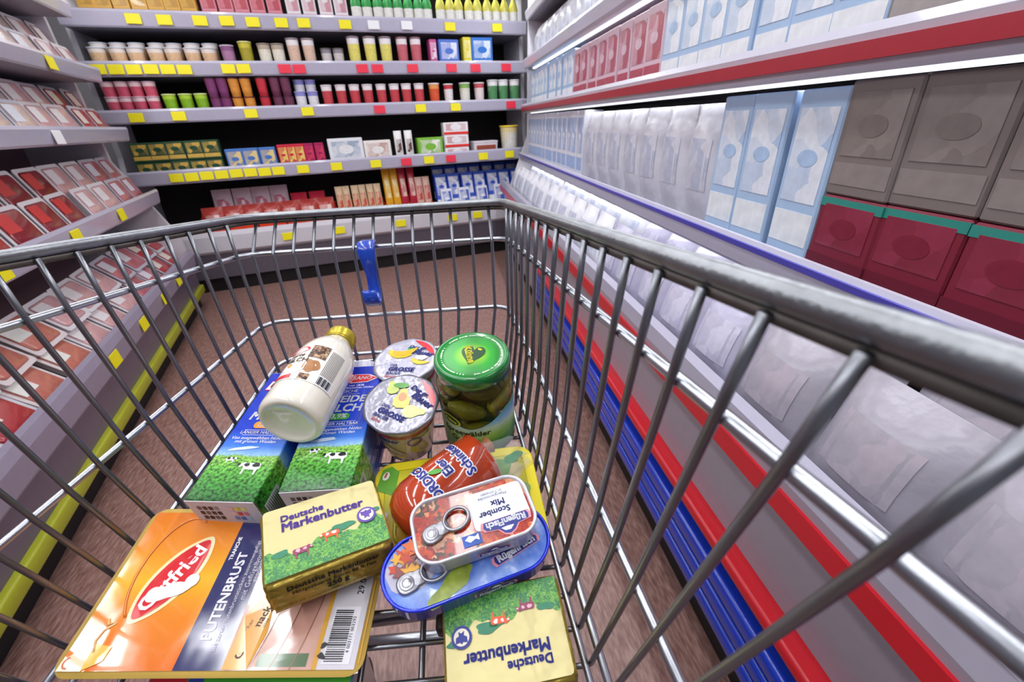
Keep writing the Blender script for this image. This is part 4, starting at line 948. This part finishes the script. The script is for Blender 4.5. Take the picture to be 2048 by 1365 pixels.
# red sausage in clear film
def sausage():
    t = thing('sausage', 'thick red sausage end in glossy film lying on the yellow tray', 'sausage', pose(.0600, -.4060, .0545, 1.5, 0, -51))
    r = .0325; L = .098
    prof = [(.004, -.004), (.012, -.0035), (.021, 0), (.028, .008), (.0315, .018), (r, .030), (r+.0005, .06), (r, L), (.031, L+.0015)]
    R_ = Matrix.Rotation(-PI/2, 4, 'X')
    link('casing', xf(lathe('casing', prof, 40, True, False), R_), mat('#a83a1a', .12, vary=.12, scale=20, coat=1.0, bump=.10, bscale=22), t)
    link('cut_face', xf(lathe('cut_face', [(.031, L+.0014), (.029, L+.003), (.004, L+.0034)], 36, False, True), R_), mat('#c98a7c', .3, vary=.3, scale=120, coat=.4), t)
    link('end_knot', xf(lathe('end_knot', [(.006, L+.003), (.009, L+.007), (.007, L+.012), (.010, L+.017), (.004, L+.020)], 14), Matrix.Translation((-.006, 0, .006)) @ R_), mat('#8a5a3a', .4, vary=.3, scale=120), t)
    C = cyl_y(r + .0004)
    # lettering runs round the sausage, its top towards the rounded end
    CC = lambda u, v, o: C(-u, v, o)
    def wrap(s, size, v0, u0, name='lettering', th=.0003):
        a = text2d(s, size, .0016); b = text2d(s, size, th)
        # text x -> around (towards -u), text up -> towards the near end
        conv = lambda vf: ([(-x + u0, -y + v0) for x, y in vf[0]], vf[1])
        decal(t, 'lettering_outline', conv(a), K_white, C, .0004)
        decal(t, name, conv(b), K_navy, C, .0010)
    wrap('NORDISCH', .0125, .036, .002, th=.0005)
    wrap('Eier', .0135, .056, .000, th=.0005)
    wrap('Schinken', .0130, .074, .000, th=.0005)
    decal(t, 'logo_leaf', tr(ell(.0065, .0028), -.001, .046, 60), mat('#4f9a3a', .3), C, .0012)
    # loose film end: crumpled transparent fan
    fm = mat('#e9e6ec', .08, vary=0, alpha=.13, coat=.4)
    rr = random.Random(2); nx, ny = 14, 6; v = []; f = []
    for j in range(ny+1):
        for i in range(nx+1):
            a = .1 + 1.7*i/nx; q = j/ny
            rad = r*(1.01 - .35*q) ; wob = .0035*math.sin(i*2.1 + j)*q
            v.append(((rad + wob)*math.sin(a)*(1 + .7*q), L - .004 + .042*q + rr.uniform(-.002, .002)*q, (rad + wob)*math.cos(a)*(1 - .45*q)))
    for j in range(ny):
        for i in range(nx):
            k = j*(nx+1) + i; f.append((k, k+1, k+nx+2, k+nx+1))
    link('film_end', newmesh('film_end', v, f, True), fm, t)
sausage()

# fish cans
def pull_tab(t, x, y, z, rot, s=1.0):
    M_al = mat('#9c9ca2', .34, .9, vary=.06)
    P = Matrix.Translation((x, y, z)) @ Matrix.Rotation(math.radians(rot), 4, 'Z') @ Matrix.Diagonal((s, s, s, 1))
    n = 30
    outer = []
    # tab plate: rivet end and ring end
    for k in range(n):
        a = 2*PI*k/n
        outer.append((.0, 0))
    ring = [(.0235 + .0115*math.cos(2*PI*k/28), .0100*math.sin(2*PI*k/28), .0030 + .0012*math.cos(2*PI*k/28)) for k in range(28)]
    tb = link('pull_tab', xf(join('pull_tab', [tube('a', ring, .0017, 8, True), prism_prof('a', lambda i: rrect(.019-2*i, .017-2*i, .007, 4), [(0, 0), (0, .0018), (.001, .0026)]),
        xf(prism_prof('a', lambda i: rrect(.012-2*i, .013-2*i, .003, 3), [(0, .0008), (0, .0022), (.0008, .0028)]), Matrix.Translation((.0095, 0, 0)))]), P), M_al, t)
    link('rivet', xf(lathe('rivet', [(.0062, .0024), (.0058, .0036), (.0044, .0030), (.0040, .0036), (.001, .0040)], 24), P @ Matrix.Translation((-.001, 0, 0))), mat('#b9b9c0', .35, .8, vary=.05), tb)
def fish_logo(t, mapf, s, cx, cy, rot, z=.0004, word='RügenFisch'):
    pl = [(-.020, -.0045), (.020, -.0045), (.0215, 0), (.019, .0035), (.008, .005), (.004, .010), (-.001, .0115), (-.006, .009), (-.010, .0045), (-.0205, .003), (-.0215, -.001)]
    decal(t, 'logo_plate', tr(poly(pl), cx, cy, rot, s*1.12), mat('#d88a96', .35), mapf, z)
    decal(t, 'logo_plate', tr(poly(pl), cx, cy, rot, s), mat('#22307e', .35, vary=.08), mapf, z+.0003)
    decal(t, 'lettering', tr(tr(fit_w(text2d(word, .008, .0004), .037), 0, -.0005), cx, cy, rot, s), K_white, mapf, z+.0006)
    decal(t, 'logo_fish', tr(tr(poly([(-.006, .005), (-.002, .0085), (.003, .008), (.006, .005), (.0, .0045)]), 0, 0), cx, cy, rot, s), K_white, mapf, z+.0006)
def can(name, label, pos, L, W, H, rad, body, rimc):
    t = thing(name, label, 'fish can', pos)
    o = lambda i: rrect(L-2*i, W-2*i, max(.003, rad-i), 10)
    link('can_body', prism_prof('can_body', o, [(.006, 0), (.0028, .0008), (.0015, .003), (.0015, H-.004), (.0012, H-.003)]), mat(body, .25, 0.0, vary=.06, coat=.6), t)
    link('rim_seam', prism_prof('rim_seam', o, [(.0012, H-.0036), (0, H-.0026), (-.0003, H-.0008), (.0006, H), (.0018, H), (.0026, H-.0010), (.0030, H-.0030)], cap0=False, cap1=False), mat(rimc, .2, .4, vary=.05, coat=.6), t)
    return t, o
def small_can():
    L, W, H = .106, .060, .0235
    t, o = can('fish_can', 'small white fish can with tomato picture lying on the oval blue can', pose(.1305, -.4245, .0660, 1.0, 0.0, 14.5), L, W, H, .0185, '#b9b6c8', '#d4d3dc')
    link('lid_print', newmesh('lid_print', [(x, y, H-.0026) for x, y in o(.0026)], [tuple(range(44))]), patch_mat(['#123a30', '#8f1c10', '#c8401e', '#a8241a', '#c86428', '#dcae84', '#8a160e', '#b83216', '#16302a'], 150, .25, .5, dlo=.35, dhi=1.15), t)
    F = flat(H-.0026)
    decal(t, 'label_field', poly(tr((rrect(.050, .036, .004, 3), []), .0235, .0035, 0)[0]), mat('#dcdfea', .3, vary=.03), F, .0003)
    fish_logo(t, F, .95, .0255, -.0135, 180, .0006)
    decal(t, 'lettering', merge(tr(text2d('Scomber', .0078, .0003), .019, -.0015, 180), tr(text2d('Mix', .0085, .0003), .024, .0065, 180)), mat('#3a3f7a', .4), F, .0006)
    decal(t, 'small_print', merge(tr(text2d('Makrelenstücke\nin Tomaten', .0042), .021, .0155, 180)), mat('#6a6a80', .4), F, .0006)
    decal(t, 'blue_badge', tr(rect(.016, .010), -.006, -.0195, 0), mat('#1f4fa8', .35, vary=.08), F, .0005)
    decal(t, 'badge_fish', tr(poly([(-.006, 0), (-.002, .003), (.003, .001), (.006, .003), (.006, -.003), (.003, -.001), (-.002, -.003)]), -.006, -.0185), K_white, F, .0008)
    pull_tab(t, -.036, -.004, H-.0024, 16, .95)
    fish_logo(t, front(-W/2 + .0015), .62, .010, H*.45, 0, .0004)
small_can()
def blue_can():
    L, W, H = .148, .064, .025
    t, o = can('oval_fish_can', 'oval blue fish can with pull ring under the small white can', pose(.1230, -.4440, .0405, 2.0, 2.0, 16.2), L, W, H, .0315, '#1228c4', '#1a30d0')
    M_ = bpy.data.materials.new('lid_picture'); M_.use_nodes = True
    nt = M_.node_tree; b = nt.nodes['Principled BSDF']; b.inputs['Roughness'].default_value = .25; b.inputs['Coat Weight'].default_value = .5
    tc = nt.nodes.new('ShaderNodeTexCoord'); n = nt.nodes.new('ShaderNodeTexNoise'); n.inputs['Scale'].default_value = 55; n.inputs['Detail'].default_value = 5
    nt.links.new(tc.outputs['Object'], n.inputs['Vector'])
    cr = nt.nodes.new('ShaderNodeValToRGB'); e = cr.color_ramp.elements
    e[0].position = .35; e[0].color = rgb('#4a6fc4'); e[1].position = .75; e[1].color = rgb('#dfe6f4'); x = e.new(.58); x.color = rgb('#7f9cd8')
    nt.links.new(n.outputs['Fac'], cr.inputs[0]); nt.links.new(cr.outputs[0], b.inputs['Base Color'])
    link('lid_print', newmesh('lid_print', [(x, y, H-.0026) for x, y in o(.0026)], [tuple(range(44))]), M_, t)
    F = flat(H-.0026)
    rr = random.Random(12)
    decal(t, 'printed_fish_fillet', tr(blob(.020, .016, seed=41, amp=.15), -.050, .001), mat('#a9a4b4', .3, vary=.2, scale=70), F, .0003)
    leaf = [(0, .010), (.003, .004), (.008, .004), (.004, -.001), (.006, -.008), (0, -.004), (-.006, -.008), (-.004, -.001), (-.008, .004), (-.003, .004)]
    for k in range(26):
        x_, y_ = rr.uniform(-.067, -.022), rr.uniform(-.004, .0235)
        if x_ < -.0425 and (x_ + .0425)**2 + y_**2 > .0235**2: continue
        decal(t, 'printed_leaf', tr(poly(leaf), x_, y_, rr.uniform(0, 360), rr.uniform(.55, .9)), mat(('#d8641e', '#d89a24', '#b83a1a', '#7a3a3a')[k % 4], .3, vary=.3, scale=120), F, .0006 + .00006*k)
    decal(t, 'printed_bush', tr(blob(.022, .008, seed=43, amp=.3), -.020, -.020, 22), mat('#8a9a3a', .3, vary=.5, scale=150), F, .0004)
    fish_logo(t, F, 1.0, .040, -.010, 12, .0006)
    pull_tab(t, -.053, -.007, H-.0024, 10, 1.0)
    fish_logo(t, front(-W/2 + .0015), .80, .015, H*.48, 0, .0004)
    cu = lambda u, v, q: (-L/2 + .0315 - (.030 + q)*math.sin(u), -(.030 + q)*math.cos(u), v)
    decal(t, 'white_code_strip', grid(.52, .60, .003, .018, 2, 1), K_white, cu, .0004)
blue_can()

# butter
def butter(label, pos, seed):
    t = thing('butter_block', label, 'butter', pos, 'foil-wrapped butter blocks')
    L, W, H = .100, .075, .040
    bm = bmesh.new()
    bmesh.ops.create_cube(bm, size=1); bmesh.ops.scale(bm, vec=(L, W, H), verts=bm.verts); bmesh.ops.translate(bm, vec=(0, 0, H/2), verts=bm.verts)
    bmesh.ops.bevel(bm, geom=bm.edges[:], offset=.0032, segments=3, affect='EDGES')
    bmesh.ops.subdivide_edges(bm, edges=[e for e in bm.edges if e.calc_length() > .02], cuts=9, use_grid_fill=True)
    rr = random.Random(seed)
    for v in bm.verts:
        if v.co.z > H - .001 and abs(v.co.x) < L/2-.004 and abs(v.co.y) < W/2-.004: v.co.z += .0005*math.sin(v.co.x*90 + seed)
        else: v.co += Vector((rr.uniform(-.0004, .0004), rr.uniform(-.0004, .0004), rr.uniform(-.0003, .0003)))
    link('foil_wrapper', from_bm(bm, 'foil_wrapper', True), mat('#a8903e', .33, .65, vary=.14, scale=30, bump=.9, bscale=60), t)
    F = flat(H + .0006)
    link('top_foil', newmesh('top_foil', [(x, y, H + .0006) for x, y in rrect(L-.005, W-.005, .003, 2)], [tuple(range(12))]), mat('#c4b883', .40, .3, vary=.08, scale=25, bump=.9, bscale=45), t)
    n = 44; v = []; f = []
    for k in range(n+1):
        u = -L/2 + .0022 + (L-.0044)*k/n
        tp = -.013 + .003*math.sin(k*.33 + 1) + .0018*math.sin(k*1.1) + .008*max(0, k/n - .45) + .004*math.exp(-((k-25)/4)**2)
        v += [(u, -W/2 + .0025), (u, -W/2 + .009), (u, tp)]
    for k in range(n):
        for q in range(2): f.append((3*k+q, 3*k+3+q, 3*k+4+q, 3*k+1+q))
    decal(t, 'printed_meadow', (v, f), patch_mat(['#1f6a34', '#4f9a3a', '#7fb64a', '#3a8a44', '#2a7050'], 330, .4), F, .0003)
    hills = ((tr(blob(.009, .004, seed=seed+3), .014, -.0065), tr(blob(.008, .003, seed=seed+4), .005, -.0095), tr(blob(.007, .003, seed=seed+5), -.036, -.0135), tr(blob(.006, .003, seed=seed+6), .040, .0)))
    for hh in hills: decal(t, 'printed_tree', hh, mat('#2f7a5a', .4, vary=.3, scale=200), F, .0006)
    for cx, cy, c1, c2, fl_ in ((-.020, -.0185, '#8d3a5a', '#d8a8b4', 1), (.0035, -.0125, '#e0582a', '#f0e0d8', -1)):
        body, patch = cow(seed+int(cx*1000), .0135)
        decal(t, 'printed_cow', tr(body, cx, cy, 0, 1, fl_), mat(c1, .4, vary=.15), F, .0009)
        decal(t, 'printed_cow_patches', tr(patch, cx, cy, 0, 1, fl_), mat(c2, .4), F, .0012)
    decal(t, 'lettering', merge(tr(fit_w(text2d('Deutsche', .01, .0005), .035), -.0165, .0215), tr(fit_w(text2d('Markenbutter', .01, .0005), .068), 0, .0120)), K_violet if seed == 1 else K_navy, F, .0005)
    decal(t, 'seal', tr(ell(.0082, .0082), .0345, -.0035), K_violet if seed == 1 else K_navy, F, .0014)
    decal(t, 'seal_field', tr(ell(.0062, .0062), .0345, -.0035), mat('#e3dcc8', .4), F, .0017)
    eagle = [(0, .005), (.0012, .0035), (.0048, .0042), (.0044, 0), (.002, -.001), (.0024, -.0042), (0, -.0026), (-.0024, -.0042), (-.002, -.001), (-.0044, 0), (-.0048, .0042), (-.0012, .0035)]
    decal(t, 'seal_eagle', tr(poly(eagle), .0345, -.0035), K_violet if seed == 1 else K_navy, F, .0020)
    S_ = front(-W/2)
    decal(t, 'side_lettering', merge(tr(fit_w(text2d('Deutsche Markenbutter', .009, .0005), .072), .001, .0285), tr(fit_w(text2d('Mildgesäuerte Butter 82 % Fett', .007, .0002), .066), .001, .0215), tr(text2d('250 g', .0078, .0004), .002, .0150), tr(fit_w(text2d('Gekühlt mindestens haltbar bis: siehe Unterseite', .005), .074), .001, .0085)), K_gtext, S_, .0007)
butter('gold-sided butter block with violet lettering lying on the orange meat pack', pose(-.0035, -.4245, .0440, -4.0, 8.5, 22.5), 1)
butter('butter block with upside-down navy lettering at the lower right of the cart', pose(.1540, -.5000, .0030, -2.0, 3.5, 184.8), 2)

# turkey breast pack
def turkey():
    t = thing('turkey_pack', 'flat orange and navy pack of sliced turkey breast, lower left of cart', 'meat pack', pose(-.0815, -.4370, .0165, 1.0, 3.5, -3.4))
    L, W, H = .242, .142, .016
    o = lambda i: rrect(L-2*i, W-2*i, max(.003, .013-i), 5)
    link('tray', prism_prof('tray', o, [(.016, 0), (.013, .001), (.008, H-.002), (.0, H-.001), (0, H)]), mat('#d9b45a', .25, vary=.06, coat=.4), t)
    x0, x1 = -.0275, .010
    gl = dict(rough=.14, coat=.8, bump=.25, bscale=24)
    def panel(name, a, b, y0, y1, m_, z):
        nx = max(2, int((b-a)/.008)); ny = 16
        g = grid(a, b, y0, y1, nx, ny)
        me = newmesh(name, [(x, y, H + z + .0012*math.sin(x*46+1.0)*math.sin(y*38+.6)*max(0, 1-(abs(x)/.121)**4)*max(0, 1-(abs(y)/.07)**4)) for x, y in g[0]], g[1], True)
        return link(name, me, m_, t)
    Wv = W/2 - .0045; Lv = L/2 - .0045
    wave = lambda x, y: H + .0012*math.sin(x*46+1.0)*math.sin(y*38+.6)*max(0, 1-(abs(x)/.121)**4)*max(0, 1-(abs(y)/.07)**4)
    F = lambda u, v, q: (u, v, wave(u, v) + .0010 + q)
    panel('orange_film', -Lv, x0, -Wv, Wv, ramp_mat([(0, '#dc6a18'), (.3, '#e0831c'), (.5, '#e6ae20'), (.72, '#e38a1c'), (1, '#dc7418')], 1, -.07, .07, wob=.03, wscale=14, **gl), .0010)
    panel('navy_film', x0, x1, -Wv, Wv, mat('#2b2c5e', .14, vary=.05, coat=.8, bump=.25, bscale=24), .0010)
    meat = ramp_mat([(0, '#a8766a'), (.12, '#c9968a'), (.2, '#b07f72'), (.34, '#cf9f92'), (.45, '#a87a6c'), (.6, '#cfa092'), (.75, '#b88a7c'), (1, '#c99a8c')], 0, x1, .082, wob=.004, wscale=30, **gl)
    panel('window_film', x1, .082, -Wv, Wv, meat, .0010)
    arcx = lambda k, y: min(.0815, x1 + .004 + .0165*k + .012*(1 - ((y - .01)/.075)**2))
    for k in range(5):                      # overlapping slices seen through the window
        v = []; f = []; ed = []; ef = []
        for q in range(15):
            y = -Wv + 2*Wv*q/14
            a = x1 if k == 0 else arcx(k-1, y); b_ = arcx(k, y) if k < 4 else .0815
            v += [(a, y), (b_, y)]; ed += [(min(b_, .0812), y), (min(b_ + .0009, .0815), y)]
            if q: f.append((2*q-2, 2*q-1, 2*q+1, 2*q))
        decal(t, 'meat_slice', (v, f), mat(('#c79a8c', '#b88778', '#cda395', '#bd8e80', '#c79c8e')[k], .16, vary=.12, scale=60, coat=.8, bump=.25, bscale=24), F, .0002)
        if k < 4: decal(t, 'slice_edge', (ed, f), mat('#8f5c4a', .2, vary=.2, coat=.6), F, .0005)
    panel('date_field', .084, .1145, -Wv, Wv, mat('#cfcbd2', .14, vary=.03, coat=.8, bump=.25, bscale=24), .0011)
    panel('gold_border', .0805, .0845, -Wv, Wv, mat('#cf9a3a', .2, coat=.6), .0013)
    decal(t, 'side_rule', rect(.0012, .125, .117, 0), mat('#cf9a3a', .2), F, .0002)
    # red leaf-shaped logo with white rim
    lens_ = [(.0375*math.cos(2*PI*k/40)*(1), .0150*math.sin(2*PI*k/40)*(1 - .0*math.cos(4*PI*k/40))) for k in range(40)]
    lens_ = [(x, y*(1 - .35*(abs(x)/.0375)**3)) for x, y in lens_]
    cx, cy, ra = -.066, .004, 66
    decal(t, 'logo_rim', tr((lens_, [tuple(range(40))]), cx, cy, ra, 1.10, 1, 1.12), mat('#e6d9a8', .2, coat=.6), F, .0004)
    decal(t, 'logo_field', tr((lens_, [tuple(range(40))]), cx, cy, ra), mat('#cf1d26', .16, vary=.06, coat=.8), F, .0008)
    decal(t, 'logo_lettering', tr(fit_w(text2d('Gutfried', .016, .0006), .060), cx, cy, ra), K_white, F, .0012)
    decal(t, 'logo_cloud', merge(tr(blob(.016, .007, seed=51, amp=.2), cx+.004, cy-.012, 20), tr(ell(.006, .006), cx+.018, cy-.003), tr(ell(.006, .0065), cx-.009, cy-.015)), mat('#e3e0e0', .15, vary=.05, coat=.8), F, .0010)
    # embossed leaf outline
    arc = [(-.074 + .026*math.cos(q)*1.0, .012 + .048*math.sin(q)) for q in [(1.15 + 3.0*s/18) for s in range(19)]]
    link('embossed_ridge', tube('embossed_ridge', [(x, y, wave(x, y) + .0012) for x, y in arc], .0011, 6), mat('#dc7a1a', .15, coat=.8), t)
    arc = [(-.100, -.030), (-.098, -.034), (-.092, -.033), (-.0985, -.038), (-.1005, -.046), (-.096, -.054)]
    link('embossed_ridge', tube('embossed_ridge', [(x, y, wave(x, y) + .0012) for x, y in fillet([(a, b, 0) for a, b in arc], .002, 3) for x, y in [(x, y)]] if False else [(a, b, wave(a, b) + .0012) for a, b in arc], .0010, 6), mat('#e6b87a', .15, coat=.8), t)
    decal(t, 'lettering', tr(fit_w(text2d('PUTENBRUST', .014, .0005), .072), -.012, -.010, 90), mat('#d9d6e0', .3), F, .0004)
    decal(t, 'lettering', merge(tr(fit_w(text2d('aus zarten Putenbruststücken zusammengefügt,', .006), .092), -.0025, -.008, 90), tr(text2d('mit Geflügelbouillon', .0062), .0035, .010, 90), tr(text2d('gepökelt, gegart', .0058), .0080, .018, 90)), mat('#c9c6d6', .3), F, .0004)
    decal(t, 'lettering', tr(fit_w(text2d('TRANCHE', .006, .0003), .022), -.0225, .030, 90), K_white, F, .0004)
    decal(t, 'taste_badge', poly([(.0105, -.066), (.030, -.066), (.036, -.040), (.033, -.018), (.022, -.012), (.012, -.028)]), mat('#d99a3c', .2, vary=.06, coat=.6), F, .0005)
    decal(t, 'taste_lettering', merge(tr(text2d('zart frischer', .0048), .017, -.042, 75), tr(text2d('Geschmack', .0085, .0003), .0245, -.040, 75), tr(text2d('ohne Zusätze', .0038), .030, -.040, 75)), mat('#4a2c10', .3), F, .0009)
    decal(t, 'green_strip', rect(.040, .009, .056, -.0600), mat('#3a5c2c', .2, vary=.3, coat=.6), F, .0004)
    decal(t, 'barcode_field', rect(.0225, .042, .0985, -.042), mat('#dedbe2', .2, coat=.6), F, .0004)
    rr = random.Random(3)
    decal(t, 'barcode', merge(*[rect(.0150, .0004 + rr.random()*.0009, .0965, -.0610 + .0016*k) for k in range(24)]), K_black, F, .0008)
    decal(t, 'barcode_digits', tr(text2d('4 003171 003293', .0038), .1062, -.042, 90), K_black, F, .0008)
    decal(t, 'date_lettering', tr(text2d('29.01.16 A', .0078, .0001), .1060, .006, 90), mat('#3a363c', .3), F, .0006)
    decal(t, 'small_print', merge(*[rect(.0007, .036, .0885 + .0016*k, .020) for k in range(4)]), mat('#6a5a60', .3), F, .0006)
    decal(t, 'animal_marks', merge(tr(blob(.003, .0022, seed=61, amp=.4), .0862, -.0575), tr(blob(.0026, .002, seed=62, amp=.4), .0862, -.0500)), K_black, F, .0006)
    # peel corner
    decal(t, 'peel_corner', poly([(-.1165, -.0665), (-.098, -.0665), (-.099, -.0480), (-.107, -.050), (-.1165, -.060)]), mat('#e3c9a4', .2, vary=.05, coat=.6), F, .0005)
    decal(t, 'peel_tab_print', poly([(-.098, -.0665), (-.085, -.0600), (-.084, -.0500), (-.099, -.0480)]), mat('#e8b44c', .2, coat=.6), F, .0006)
    arcp = [(-.1105 + .0038*math.cos(q), -.0610 + .0038*math.sin(q)) for q in [(2.0 + 2.8*s/8) for s in range(9)]]
    decal(t, 'peel_arrow', merge(*[rect(.0012, .0012, a, b) for a, b in arcp]), mat('#c8501e', .3), F, .0009)
turkey()
# pack underneath, its green edge shows below the turkey pack
def under_pack():
    t = thing('green_food_pack', 'green printed food pack lying under the orange turkey pack', 'food pack', pose(-.055, -.468, .001, .5, 1.5, -2))
    L, W, H = .165, .120, .014
    o = lambda i: rrect(L-2*i, W-2*i, max(.003, .010-i), 4)
    link('tray', prism_prof('tray', o, [(.010, 0), (.006, H-.002), (0, H-.001), (0, H)]), mat('#4a6a8a', .3, vary=.1, coat=.4), t)
    link('film_print', newmesh('film_print', [(x, y, H+.0004) for x, y in o(.002)], [tuple(range(20))]), mat('#3f9232', .2, vary=.2, coat=.6), t)
    F = flat(H)
    decal(t, 'red_print', rect(.030, .10, -.066, 0), mat('#b8283a', .2, vary=.3, coat=.5), F, .0008)
    decal(t, 'blue_print', rect(.012, .10, -.044, 0), mat('#2a3f96', .2, vary=.2, coat=.5), F, .0008)
under_pack()
